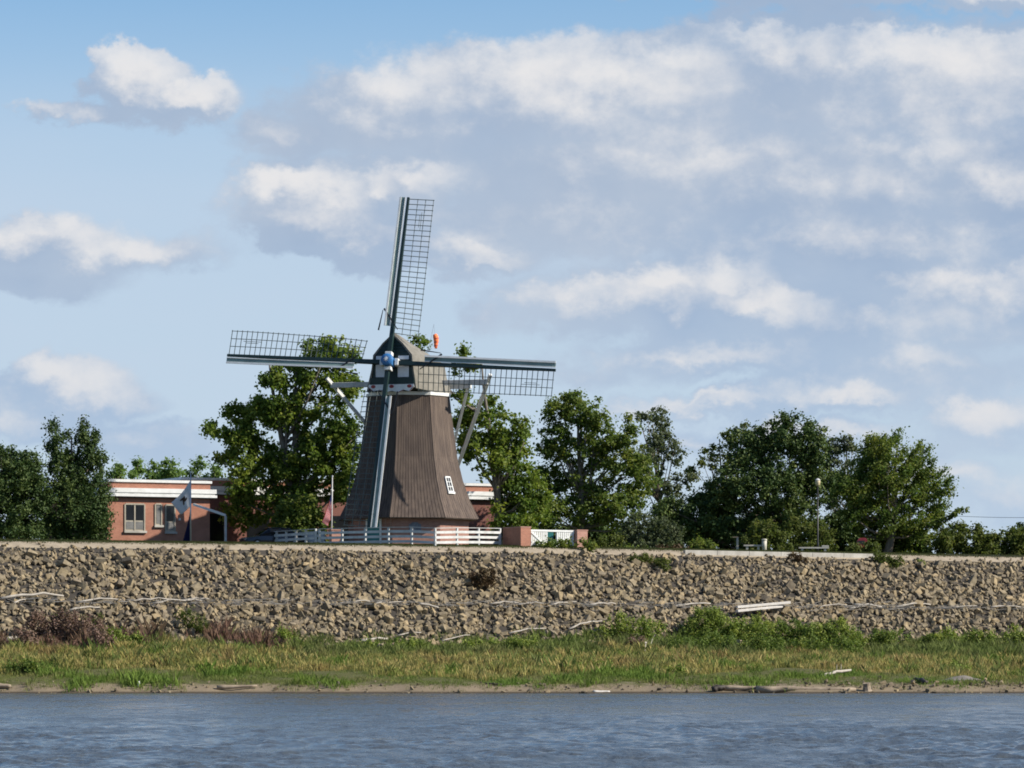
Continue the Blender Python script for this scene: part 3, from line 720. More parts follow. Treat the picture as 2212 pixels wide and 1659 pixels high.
# ------------------------------------------------------------------ windmill
MD = 303.0; MX = (882 - CX) * MD / F; MY = MD - D0
MZ = gz(MX, MY)
mill = empty('windmill', (MX, MY, MZ), 'brown smock windmill with four lattice sails on a brick base above the riverbank', 'windmill')
def zz(py, d=MD): return EYE + (HY - py) * d / F - MZ            # height above the mill's ground
A0 = -13.2
PROF = [(zz(1118, 299), 5.03), (zz(1080, 299.5), 4.40), (zz(1040), 3.88), (zz(990), 3.48), (zz(905), 3.10), (zz(857), 2.92)]
def oct_pt(k, R, z): v = dirv(A0 + 45 * k); return Vector((v.x * R, v.y * R, z))
def octa(mb, prof):
    n = len(prof); o = len(mb.v)
    for z, R in prof: mb.v += [tuple(oct_pt(k, R, z)) for k in range(8)]
    for i in range(n - 1):
        for k in range(8):
            k2 = (k + 1) % 8; mb.f.append((o + i * 8 + k, o + i * 8 + k2, o + i * 8 + 8 + k2, o + i * 8 + 8 + k))
    mb.f.append(tuple(o + k for k in reversed(range(8)))); mb.f.append(tuple(o + (n - 1) * 8 + k for k in range(8)))
    return mb
octa(MB(), [(z, R - .09) for z, R in PROF]).build('tower_core', M['tower_core'], mill)
octa(MB(), [(-.4, 4.34), (PROF[0][0] - .05, 4.34)]).build('brick_base', M['mill_brick'], mill)
octa(MB(), [(PROF[0][0] - .06, 4.98), (PROF[0][0] + .02, 5.0)]).build('skirt_board', M['tower'], mill)
NPL = 15
for j in range(NPL):
    mb = MB(); u0, u1 = j / NPL + .004, (j + 1) / NPL - .004
    rings = []
    for z, R in PROF:
        c0, c1 = oct_pt(0, R, z), oct_pt(1, R, z); n = (c0 + c1); n.z = 0; n.normalize()
        a, b = c0.lerp(c1, u0), c0.lerp(c1, min(u1, 1))
        o1 = .004 * ((j * 5) % 4)
        rings.append([a - n * .085, b - n * .085, b + n * (.008 + o1), a + n * (.002 + o1)])
    vs = [p for r in rings for p in r]; fs = []
    for i in range(len(rings) - 1):
        for k in range(4):
            k2 = (k + 1) % 4; fs.append((i * 4 + k, i * 4 + k2, i * 4 + 4 + k2, i * 4 + 4 + k))
    fs += [(3, 2, 1, 0), tuple((len(rings) - 1) * 4 + k for k in range(4))]
    me = mb.add(vs, fs).mesh('plank'); me.materials.append(M['tower'])
    for k in range(8):
        link('plank', me, None, mill, None, (0, 0, math.radians(45 * k)))
# corner boards
for k in range(8):
    MB().tube([oct_pt(k, R - .01, z) for z, R in PROF], .05, 6).build('corner_board', M['tower'], mill)
# window on the right-hand lit face, between profile rings
def face_pt(k, u, z, out=0.0):
    Rz = float(np.interp(z, [p[0] for p in PROF], [p[1] for p in PROF]))
    c0, c1 = oct_pt(k, Rz, z), oct_pt(k + 1, Rz, z); n = c0 + c1; n.z = 0; n.normalize()
    return c0.lerp(c1, u) + n * out, n
z0, z1 = zz(1060, 299), zz(1028, 299)
def wbar(k, ua, za, ub, zb, w, out, name, m_, parent):
    a, n = face_pt(k, ua, za, out); b, _ = face_pt(k, ub, zb, out)
    return MB().bar(a, b, .09, w, n).build(name, m_, parent) if False else MB().bar(a, b, w, .09, n).build(name, m_, parent)
a, n = face_pt(1, .31, z0, .04); b, _ = face_pt(1, .49, z0, .04); c, _ = face_pt(1, .49, z1, .04); d, _ = face_pt(1, .31, z1, .04)
win = MB().add([a, b, c, d, a - n * .1, b - n * .1, c - n * .1, d - n * .1], [(0, 1, 2, 3), (7, 6, 5, 4), (0, 4, 5, 1), (1, 5, 6, 2), (2, 6, 7, 3), (3, 7, 4, 0)]).build('window', M['glass'], mill)
for q in ((.31, z0, .49, z0, .10), (.31, z1, .49, z1, .10), (.31, z0, .31, z1, .08), (.49, z0, .49, z1, .08), (.40, z0, .40, z1, .04)):
    wbar(1, *q[:4], q[4], .07, 'frame', M['white'], win)
for q in (1 / 3, 2 / 3): wbar(1, .31, z0 + (z1 - z0) * q, .49, z0 + (z1 - z0) * q, .04, .065, 'frame', M['white'], win)
wbar(1, .28, z0 - .08, .52, z0 - .08, .14, .10, 'sill', M['white'], win)
# door on the shaded left face of the base and a plaque on the front face
def base_face(k, u, z, out):
    c0, c1 = oct_pt(k, 4.34, z), oct_pt(k + 1, 4.34, z); n = c0 + c1; n.z = 0; n.normalize(); return c0.lerp(c1, u) + n * out, n
def base_box(k, ua, ub, za, zb, o0, o1, name, m_, parent):
    vs = []
    for o in (o0, o1):
        for u, z in ((ua, za), (ub, za), (ub, zb), (ua, zb)): vs.append(base_face(k, u, z, o)[0])
    return MB().add(vs, [(0, 1, 2, 3), (7, 6, 5, 4), (0, 4, 5, 1), (1, 5, 6, 2), (2, 6, 7, 3), (3, 7, 4, 0)]).build(name, m_, parent)
door = base_box(-1, .36, .68, 0, 1.95, -.02, .05, 'door', M['teal'], mill)
for (ua, ub, za, zb) in ((.32, .36, 0, 2.02), (.68, .72, 0, 2.02), (.36, .68, 1.95, 2.02)): base_box(-1, ua, ub, za, zb, -.02, .08, 'frame', M['white'], door)
pl = MB(); pa, n = base_face(0, .47, zz(1138, 298.6), .02); r = Vector((-n.y, n.x, 0)) * -1
pts = [(-.42, -.26), (.42, -.26), (.42, .18), (.25, .25), (.18, .33), (-.18, .33), (-.25, .25), (-.42, .18)]
vs = [pa + r * x + Vector((0, 0, z)) for x, z in pts] + [pa + n * .05 + r * x + Vector((0, 0, z)) for x, z in pts]
pl.add(vs, [tuple(range(8)), tuple(reversed(range(8, 16)))] + [(i, (i + 1) % 8, (i + 1) % 8 + 8, i + 8) for i in range(8)])
pl.build('plaque', M['plaque'], mill)
# white ring under the cap
octa(MB(), [(zz(858), 3.02), (zz(851), 3.06)]).build('white_ring', M['white'], mill)
MB().lathe([(2.3, zz(851) + .01), (2.3, zz(838))], n=24).build('curb', M['tower_core'], mill)

# --- cap: local frame, -Y looks along the windshaft, +X to its right
CAPR = (0, 0, math.radians(-18))
ZB = MZ
def hz(z): return z - ZB
SEC = [(3.30, 1.72, 20.72, 1.42, 23.05, 24.50), (2.2, 2.30, 20.60, 1.72, 23.1, 24.42), (.5, 2.62, 20.58, 2.10, 22.9, 24.15),
       (-1.5, 2.52, 20.58, 2.10, 22.65, 23.85), (-3.0, 2.15, 20.62, 1.70, 22.4, 23.6), (-4.3, 1.15, 20.85, .85, 22.2, 23.35)]
def prof(s):
    u, wb, zb, ws, zs, za = s
    return [(-wb, zb), (-(wb * .78 + ws * .22), zb + .6), (-(ws * .72 + wb * .28), zs - .75), (-ws, zs), (-ws * .52, zs + (za - zs) * .56), (0, za), (ws * .52, zs + (za - zs) * .56), (ws, zs), (ws * .72 + wb * .28, zs - .75), (wb * .78 + ws * .22, zb + .6), (wb, zb)]
mb = MB(); m11 = 11
for th in (0.0, .12):
    for s in SEC:
        for (v, z) in prof(s):
            mb.v.append((v * (1 - th * .5), -s[0], hz(z) - (th if 20.9 < z else 0)))
ns = len(SEC)
for i in range(ns - 1):
    for k in range(m11 - 1):
        mb.f.append((i * m11 + k, i * m11 + k + 1, (i + 1) * m11 + k + 1, (i + 1) * m11 + k))
        o = ns * m11; mb.f.append((o + i * m11 + k, o + (i + 1) * m11 + k, o + (i + 1) * m11 + k + 1, o + i * m11 + k + 1))
mb.f.append(tuple((ns - 1) * m11 + k for k in range(m11)))
for k in range(m11 - 1): mb.f.append((k, ns * m11 + k, ns * m11 + k + 1, k + 1))
cap = mb.build('cap_roof', M['thatch'], mill, None, CAPR)
mb = MB(); mb.v = [(v * .98, -s[0] * .97, hz(z)) for s in SEC for (v, z) in (prof(s)[0], prof(s)[-1])]
mb.f = [(2 * i, 2 * i + 1, 2 * i + 3, 2 * i + 2) for i in range(ns - 1)]
mb.v += [(x, y, z + .06) for x, y, z in mb.v]; n2 = ns * 2
mb.f += [tuple(reversed([q + n2 for q in f])) for f in mb.f[:ns - 1]]
mb.build('cap_floor', M['tower_core'], mill, None, CAPR)
MB().tube([(0, -SEC[i][0] - (.08 if i == 0 else 0), hz(SEC[i][5]) + .02) for i in range(ns)], .09, 6).build('ridge', M['thatch'], mill, None, CAPR)
UF = -3.22                                                        # front wall plane (local y)
fw = MB().prism([(-1.50, hz(20.95)), (1.50, hz(20.95)), (1.36, hz(23.05)), (0, hz(24.38)), (-1.36, hz(23.05))], UF, UF + .1).build('front_wall', M['green'], mill, None, CAPR)
for i in range(6):                                                # weatherboards of the gable
    za = 23.04 + i * .215; zb = za + .20
    wa = 1.34 * (24.36 - za) / (24.36 - 23.04); wb = max(.03, 1.34 * (24.36 - zb) / (24.36 - 23.04))
    g = MB(); vs = [(-wa, UF - .075, hz(za)), (wa, UF - .075, hz(za)), (wb, UF - .02, hz(zb)), (-wb, UF - .02, hz(zb))]
    g.add(vs + [(x, UF + .005, z) for x, y, z in vs], [(0, 1, 2, 3), (7, 6, 5, 4), (0, 4, 5, 1), (1, 5, 6, 2), (2, 6, 7, 3), (3, 7, 4, 0)]).build('gable_board', M['green'], mill, None, CAPR)
for (va, vb, za, zb) in ((-1.24, -.58, 21.52, 22.38), (.37, 1.18, 21.50, 22.38), (-1.22, -.40, 22.72, 22.98), (.40, 1.18, 22.72, 22.98)):
    MB().box(va, vb, UF - .04, UF + .01, hz(za), hz(zb)).build('white_panel', M['panel'], mill, None, CAPR, bevel=.01)
MB().box(-1.62, 1.60, UF - .16, UF + .05, hz(21.02), hz(21.46)).build('front_beam', M['green'], mill, None, CAPR)
# painted apron board with a scalloped foot
poly = [(-1.68, hz(21.0)), (-1.72, hz(20.80)), (-1.35, hz(20.50)), (-.95, hz(20.62)), (-.55, hz(20.42)), (0, hz(20.56)), (.5, hz(20.42)), (.9, hz(20.60)), (1.3, hz(20.50)), (1.62, hz(20.80)), (1.60, hz(21.0))]
ap = MB().prism(poly, UF - .20, UF - .15).build('apron_board', M['white'], mill, None, CAPR)
for x in (-1.36, -.02, 1.28):
    g = MB(); n = 10; cz = hz(20.86)
    g.prism([(x + .17 * math.cos(2 * math.pi * i / n), cz + .12 * math.sin(2 * math.pi * i / n)) for i in range(n)], UF - .225, UF - .201).build('red_rosette', M['red'], ap, None, None)
for (xa, za, xb, zb) in ((-1.70, 20.82, -1.35, 20.53), (-.95, 20.65, -.55, 20.45), (.5, 20.45, .9, 20.63), (1.3, 20.53, 1.60, 20.82)):
    MB().bar((xa, UF - .212, hz(za)), (xb, UF - .212, hz(zb)), .06, .03).build('red_edge', M['red'], ap)
# cross beams, braces and tail pole
zb = hz(EYE + (HY - 828) * 303 / F)
def capbar(name, a, b, w, h, m_='white_old', w2=None): return MB().bar(a, b, w, h, (0, 0, 1), w2, w2).build(name, M[m_], mill, None, CAPR, bevel=.02)
capbar('long_beam', (-5.85, .35, zb), (5.75, .35, zb), .34, .36)
capbar('short_beam', (-3.75, 2.6, zb - .12), (3.75, 2.6, zb - .12), .3, .32)
tail = Vector((.05, 7.0, hz(12.6)))
capbar('tail_pole', (0, 3.6, zb), tail, .36, .36)
for sx in (-1, 1):
    top = Vector((sx * 5.72, .35, zb)); dirn = (tail - top).normalized()
    capbar('long_brace', top - dirn * .7, tail, .22, .22, 'white', .2)
    top = Vector((sx * 3.55, 2.6, zb)); capbar('short_brace', top, tail + Vector((0, 0, 1.2)), .17, .17, 'white', .15)
# --- rotor
HUB = (Vector((-.04, -3.85, hz(EYE + (HY - 781) * 298.95 / F))))
Rz = Matrix.Rotation(math.radians(-18), 4, 'Z'); Rx = Matrix.Rotation(math.radians(-12), 4, 'X')
RB = Rz @ Matrix.Translation(HUB) @ Matrix.Rotation(math.radians(4), 4, 'Z') @ Rx
def put(o, mtx): o.matrix_local = mtx; return o
put(MB().lathe([(.34, 0), (.36, .6), (.42, 3.2)], n=14).build('windshaft', M['tower_core'], mill, smooth=False), RB @ Matrix.Rotation(math.radians(-90), 4, 'X'))
hubo = put(MB().box(-.31, .31, -.56, .40, -.31, .31).build('hub', M['blue'], mill, bevel=.05), RB)
g = MB().lathe([(.41, 0), (.44, .08), (.38, .18), (.24, .25)], n=20).build('hub_disc', M['blue'], hubo, (0, -.56, 0), (math.radians(90), 0, 0))
st_ = []
for i in range(16):
    r_ = .20 if i % 2 == 0 else .07; st_.append((r_ * math.cos(i * math.pi / 8), r_ * math.sin(i * math.pi / 8)))
MB().prism(st_, -.85, -.80).build('star', M['white'], hubo)
for k in range(4):
    mc = Matrix.Rotation(math.radians(90 * k), 4, 'Y'); yo = -.12 if k % 2 == 0 else .17
    o = MB().box(-.24, .24, yo - .26, yo + .26, .40, .66).build('collar', M['white'], hubo, bevel=.03); o.matrix_local = mc
L_SAIL = 11.8; NB = 27
def weather(r): return math.radians(24 - 21 * min(1, max(0, (r - 1.9) / 8.5)) ** .7)
for k in range(4):
    yo = -.14 if k % 2 == 0 else .17
    sail = put(MB().bar((0, yo, .36), (0, yo, L_SAIL), .30, .32, (0, 1, 0), .17, .18).build('sail', M['green'], mill, bevel=.015), RB @ Matrix.Rotation(math.radians(3.6 + 90 * k), 4, 'Y'))
    r0, r1 = 2.05, L_SAIL - .12
    def edge(x, r):
        b = weather(r); return Vector((x * math.cos(b), yo + x * math.sin(b), r))
    for i in range(NB):
        r = r0 + (r1 - r0) * i / (NB - 1)
        MB().bar(edge(-.10, r), edge(1.86, r), .042, .042).build('crossbar', M['bar'], sail)
    for x in (.68, 1.24, 1.80):
        MB().tube([edge(x, r) + Vector((0, .035, 0)) for r in np.linspace(r0 - .05, r1 + .05, 12)], .024, 4).build('lath', M['bar'], sail)
    for (x, ra, rb) in ((.96, r1 - 2.0, r1 - 1.1), (1.08, r1 - 2.2, r1 - .9)):
        MB().tube([edge(x, ra), edge(x, rb)], .018, 4).build('lath', M['bar'], sail)
    # leading boards
    mbd = MB(); ra, rb = 2.5, L_SAIL - .02
    vs = []
    for r in np.linspace(ra, rb, 8):
        b = weather(r) * .8
        for x, dy in ((-.18, -.02), (-.48, -.02), (-.48, .03), (-.18, .03)):
            vs.append((x * math.cos(b), yo + x * math.sin(b) + dy - .05, r))
    fs = [(i * 4 + q, i * 4 + (q + 1) % 4, i * 4 + 4 + (q + 1) % 4, i * 4 + 4 + q) for i in range(7) for q in range(4)] + [(0, 1, 2, 3), (31, 30, 29, 28)]
    mbd.add(vs, fs).build('leading_board', M['green_grey'], sail)
    for x, nm, w in ((-.54, 'white_edge', .13), (-.19, 'highlight_strip', .05)):  # inner strip is the stock's reflected highlight, put in as white
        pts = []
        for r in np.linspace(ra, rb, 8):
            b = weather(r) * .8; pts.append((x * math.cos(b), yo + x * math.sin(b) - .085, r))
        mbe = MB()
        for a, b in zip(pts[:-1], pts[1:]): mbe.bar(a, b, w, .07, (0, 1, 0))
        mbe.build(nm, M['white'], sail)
    MB().bar((-.95, yo - .17, 2.15), (-.80, yo - .17, 3.6), .10, .06, (0, 1, 0), .03, .06).build('spoiler_hook', M['black'], sail)
    MB().bar((-.72, yo - .20, 3.7), (.42, yo - .20, 2.25), .13, .05, (0, 1, 0), .05, .05).build('strap', M['black'], sail)

# ------------------------------------------------------------------ windsock above the cap
base_ws = Vector((MX, MY, MZ)) + Matrix.Rotation(math.radians(-18), 3, 'Z') @ Vector((.0, 4.0, hz(23.4)))
topw = P(937.5, 700, 307)
ws = empty('windsock', base_ws, 'orange windsock hanging limp from a thin mast behind the windmill cap', 'windsock')
MB().tube([Vector((0, 0, 0)), topw - base_ws], [.022, .012], 5).build('mast', M['metal'], ws)
a, e = P(939, 722, 307) - base_ws, P(943.5, 753, 307) - base_ws
MB().bar(topw - base_ws - Vector((0, 0, .05)), a, .012, .012).build('cord', M['metal'], ws)
mb = MB(); mb.tube([a.lerp(e, t) + Vector((.05 * math.sin(t * 5), 0, 0)) for t in np.linspace(0, 1, 7)], [.13, .19, .19, .17, .15, .12, .08], 10)
sock = mb.build('sock', M['orange'], ws, smooth=True)
for t in (.3, .55, .8):
    c = a.lerp(e, t) + Vector((.05 * math.sin(t * 5), 0, 0)); d = (e - a).normalized() * .035; r_ = .20 - .09 * max(0, t - .2)
    MB().tube([c - d, c + d], r_, 10).build('band', M['red'], sock)

# ------------------------------------------------------------------ brick building
BD = 306.0; bx0 = (232 - CX) * BD / F; by0 = BD - D0
BA = math.radians(26.0)
bz = gz(bx0 + 6, by0 + 4)
bld = empty('brick_building', (bx0, by0, bz), 'long low red brick building with white roof bands behind the windmill', 'building', rz=BA)
def bh(py): return EYE + (HY - py) * BD / F - bz
Lb, Wd = 30.4, 13.0
z_top, z_b1, z_b2, z_b3, z_sof = bh(1035), bh(1040.5), bh(1053.5), bh(1066), bh(1073.5)
wing, back = 7.75, 6.6                                          # the main block stands back behind the cottonwood
def range_(x0, x1, y0, y1, dz, m_, nm=''):
    MB().box(x0, x1, y0, y1, -.5, z_sof + dz - .02).build('wall', m_, bld)
    MB().box(x0 - .35, x1 + .35, y0 - .25, y1 + .25, z_sof + dz - .02, z_sof + dz + .06).build('soffit', M['soffit'], bld)
    MB().box(x0 - .42, x1 + .42, y0 - .36, y1 + .36, z_sof + dz + .06, z_b3 + dz - .01).build('lower_fascia', M['white'], bld)
    MB().box(x0 - .30, x1 + .30, y0 - .26, y1 + .3, z_b3 + dz - .01, z_b3 + dz + .10).build('shadow_gap', M['white_old'], bld)
    MB().box(x0 - .40, x1 + .40, y0 - .32, y1 + .32, z_b3 + dz + .10, z_b2 + dz).build('upper_fascia', M['white'], bld)
    MB().box(x0, x1, y0 - .1, y1, z_b2 + dz, z_b1 + dz).build('parapet', M['brick'], bld)
    MB().box(x0 - .1, x1 + .1, y0 - .2, y1 + .1, z_b1 + dz, z_top + dz).build('coping', M['white'], bld)
    MB().box(x0 + .1, x1 - .1, y0 + .1, y1 - .1, z_top + dz, z_top + dz + .03).build('roof', M['roof'], bld)
range_(0, wing, 0, Wd, 0, M['brick'])
range_(wing + .45, Lb + 3.3, back, Wd + 3, .55, M['brick_shaded'])
def bwin(xa, xb, za, zb, cols, trans, low):
    w = MB().box(xa, xb, -.012, .10, za, zb).build('window', M['wframe'], bld)
    n = len(cols); fr = .09
    for i, m_ in enumerate(cols):
        a = xa + (xb - xa) * i / n + fr * (.9 if i == 0 else .5); b = xa + (xb - xa) * (i + 1) / n - fr * (.9 if i == n - 1 else .5)
        if trans:
            zt = za + (zb - za) * trans
            MB().box(a, b, -.03, -.008, zt + .06, zb - fr).build('pane', M[m_], w)
            MB().box(a, b, -.03, -.008, za + fr, zt - .05).build('pane', M[low], w)
        else: MB().box(a, b, -.03, -.008, za + fr, zb - fr).build('pane', M[m_], w)
    e = .06
    for q in ((xa - e, xa + .03, za, zb), (xb - .03, xb + e, za, zb), (xa + .03, xb - .03, zb - .05, zb + e)): MB().box(q[0], q[1], -.075, -.013, q[2], q[3]).build('frame', M['wframe'], w)
    if n == 2:
        xm = (xa + xb) / 2; MB().box(xm - .05, xm + .05, -.06, -.031, za, zb - .06).build('frame', M['wframe'], w)
    MB().box(xa - .1, xb + .16, -.16, .02, za - .17, za - .01).build('sill', M['concrete'], w, bevel=.01)
def bxp(px):                                                    # along the front wall from a bearing
    k = (px - CX) / F
    return ((k * BD - bx0)) / (math.cos(BA) - k * math.sin(BA))
for (pa, pb, ya, yb, cols, tr, low) in ((270, 311.5, 1089, 1146, ['glass', 'glass'], .36, 'glass_pale'), (335.5, 348, 1089, 1134, ['glass_pale'], 0, None), (357.5, 377, 1091, 1148, ['glass'], .36, 'glass_pale')):
    dd = BD + bxp((pa + pb) / 2) * math.sin(BA)
    za, zb = EYE + (HY - yb) * dd / F - bz, EYE + (HY - ya) * dd / F - bz
    bwin(bxp(pa), bxp(pb), za, zb, cols, tr, low)
xl = bxp(387); MB().box(xl - .07, xl + .07, -.12, 0, bh(1120) - .05, bh(1120) + .1).build('wall_lamp', M['white'], bld)
# entry canopy brace and post
xa, xb = bxp(414), bxp(464)
ca = MB().bar((xa - .1, -.6, bh(1087)), (xb, -2.0, bh(1111)), .3, .16).build('entry_canopy_beam', M['white'], bld)
MB().bar((xb, -2.0, -.4), (xb, -2.0, bh(1112)), .14, .14).build('entry_post', M['white_old'], bld)
for x in np.arange(wing + 2.2, Lb - 3, 3.4):
    w = MB().box(x, x + 1.8, back - .02, back + .1, .9, 2.9).build('window', M['glass'], bld)
    MB().box(x - .06, x + 1.86, back - .1, back, .8, .9).build('sill', M['concrete'], w)

# ------------------------------------------------------------------ flags
def cloth(name, quad, m_, parent, org, folds, amp, nu=22, nv=16):
    h1, h2, f1, f2 = [Vector(q) for q in quad]; vs = []; tint = []
    for j in range(nv + 1):
        for i in range(nu + 1):
            u, v = i / nu, j / nv
            a, b = h1.lerp(f1, u), h2.lerp(f2, u); p = a.lerp(b, v)
            p += Vector((.25, -1, 0)).normalized() * amp * math.sin(folds * u * 6.28 + v * 2.2) * min(1, u * 3 + .05)
            p.z -= .12 * math.sin(math.pi * u) * (1 - v) + .05 * math.sin(folds * 3 * u)
            vs.append(p - org); tint.append((u, v, 0))
    fs = [(j * (nu + 1) + i, j * (nu + 1) + i + 1, (j + 1) * (nu + 1) + i + 1, (j + 1) * (nu + 1) + i) for j in range(nv) for i in range(nu)]
    me = mesh_np(name, [tuple(v) for v in vs], fs, np.array(tint), smooth=True)
    o = link(name, me, m_, parent)
    s = o.modifiers.new('cloth_thickness', 'SOLIDIFY'); s.thickness = .006
    return o
def flag_mat(name, kind):
    m = bpy.data.materials.new(name); m.use_nodes = True
    T = NT(m.node_tree); b = T.n['Principled BSDF']; out = T.n['Material Output']
    at = T.new('ShaderNodeAttribute', attribute_name='tint'); sp = T.new('ShaderNodeSeparateXYZ'); T.l.new(at.outputs['Color'], sp.inputs[0]); u, v = sp.outputs[0], sp.outputs[1]
    if kind == 'white':
        cb = T.new('ShaderNodeCombineXYZ'); T.put(cb.inputs[0], u); T.put(cb.inputs[1], v)
        n = T.noise(cb.outputs[0], 9.0, 3, .6)
        def blob(cx, cy, rx, ry):
            return T.math('SUBTRACT', 1.0, T.vmath('LENGTH', T.vmath('MULTIPLY', T.vmath('SUBTRACT', cb.outputs[0], (cx, cy, 0)), (1 / rx, 1 / ry, 0))))
        f = T.math('MAXIMUM', T.math('MAXIMUM', blob(.42, .40, .10, .17), blob(.52, .30, .13, .07)), T.math('MAXIMUM', blob(.33, .50, .11, .08), blob(.47, .56, .06, .12)))
        e = T.step(T.math('ADD', f, T.math('MULTIPLY', T.math('SUBTRACT', n.outputs['Fac'], .5), .9)), .05, .3)
        c = T.mix(e, (.74, .76, .80), (.14, .09, .07))
    elif kind == 'stripes':
        s = T.math('GREATER_THAN', T.math('FRACT', T.math('MULTIPLY', v, 6.5)), .62)
        c = T.mix(s, (.42, .02, .035), (.60, .54, .54))
        can = T.math('MULTIPLY', T.math('LESS_THAN', u, .22), T.math('LESS_THAN', v, .4))
        c = T.mix(can, c, (.02, .03, .12))
    else: c = None
    if c is not None: T.l.new(c, b.inputs['Base Color'])
    else: b.inputs['Base Color'].default_value = (.012, .018, .085, 1)
    b.inputs['Roughness'].default_value = .75; b.inputs['Specular IOR Level'].default_value = .15
    tr = T.new('ShaderNodeBsdfTranslucent'); mx = T.new('ShaderNodeMixShader'); mx.inputs[0].default_value = .5
    if c is not None: T.l.new(c, tr.inputs[0])
    else: tr.inputs[0].default_value = (.012, .018, .085, 1)
    T.l.new(b.outputs[0], mx.inputs[1]); T.l.new(tr.outputs[0], mx.inputs[2]); T.l.new(mx.outputs[0], out.inputs[0])
    return m
def pole(px, ytop, d, r, label):
    b = on(px, d); t = P(px + (2 if px > 700 else .5), ytop, d)
    root = empty('flagpole', b, label, 'flagpole')
    MB().tube([Vector((0, 0, -.2)), (t - b)], [r, r * .7], 8).build('pole', M['metal'] if px < 500 else M['white_old'], root, smooth=True)
    MB().lathe([(.02, -.04), (.07, 0), (.07, .05), (.01, .11)], t - b, 10).build('finial', M['metal'], root, smooth=True)
    return b
fd = 303.0
b = pole(411.5, 1022, fd, .055, 'tall grey flagpole in front of the brick building carrying the white flag')
o = cloth('flag', (P(411.5, 1037, fd), P(411.5, 1093, fd), P(369.5, 1086, fd + 1.1), P(390, 1112, fd + .8)), flag_mat('white_flag_cloth', 'white'), None, Vector((0, 0, 0)), 1.1, .07)
tag(o, 'white flag with a brown emblem drooping from the pole by the brick building', 'flag')
o = cloth('flag', (P(411, 1097, fd), P(411, 1168, fd), P(403, 1140, fd + .5), P(392, 1182, fd + .5)), flag_mat('navy_flag_cloth', 'navy'), None, Vector((0, 0, 0)), 1.4, .08)
tag(o, 'navy blue flag hanging limp low on the pole below the white flag', 'flag')
b = pole(716, 1030, 299.6, .05, 'white flagpole standing close to the left foot of the windmill')
o = cloth('flag', (P(717, 1062, 299.6), P(716.5, 1104, 299.6), P(695, 1130, 299.0), P(709, 1138, 299.2)), flag_mat('striped_flag_cloth', 'stripes'), None, Vector((0, 0, 0)), 1.6, .09)
tag(o, 'red and white striped flag hanging limp beside the windmill', 'flag')

# ------------------------------------------------------------------ white board fence round the mill
def fence(name, label, pts, h=1.16, step=2.15, group=None):
    root = empty(name, Vector((pts[0].x, pts[0].y, gz(pts[0].x, pts[0].y))), label, 'fence', group); o = root.location
    for a, b in zip(pts[:-1], pts[1:]):
        a = Vector((a.x, a.y, 0)); b = Vector((b.x, b.y, 0)); n = max(1, round((b - a).length / step)); q = []
        for i in range(n + 1):
            p = a.lerp(b, i / n); p.z = gz(p.x, p.y); q.append(p - o)
        side = (b - a).normalized().cross(Vector((0, 0, 1))) * .075
        for i, p in enumerate(q):
            if i == n and b is not pts[-1] and (Vector((pts[-1].x, pts[-1].y, 0)) - b).length > .01: continue
            MB().bar(p - Vector((0, 0, .3)), p + Vector((0, 0, h + .04)), .13, .13, b - a).build('post', M['white_fence'], root, bevel=.008)
        for p, r in zip(q[:-1], q[1:]):
            for z in (.22, .56, .90):
                MB().bar(p + side + Vector((0, 0, z)), r + side + Vector((0, 0, z)), .035, .17).build('rail', M['white_fence'], root)
            MB().bar(p + Vector((0, 0, h + .03)), r + Vector((0, 0, h + .03)), .17, .035).build('cap_rail', M['white_fence'], root)
A_, B_, C_, D_ = on(577, 305), on(690, 298.2), on(940, 292.4), on(1080, 297.2)
fence('board_fence', 'white board fence with three broad rails running in front of the windmill', [B_, C_, D_])
fence('board_fence', 'short white board fence going back at the left end beside the dark car', [A_, B_ + Vector((-.25, .15, 0))], step=1.6)
fence('board_fence', 'sunlit white board fence seen through the left end of the front fence', [on(600, 307.5), on(700, 303.5)], step=1.4)

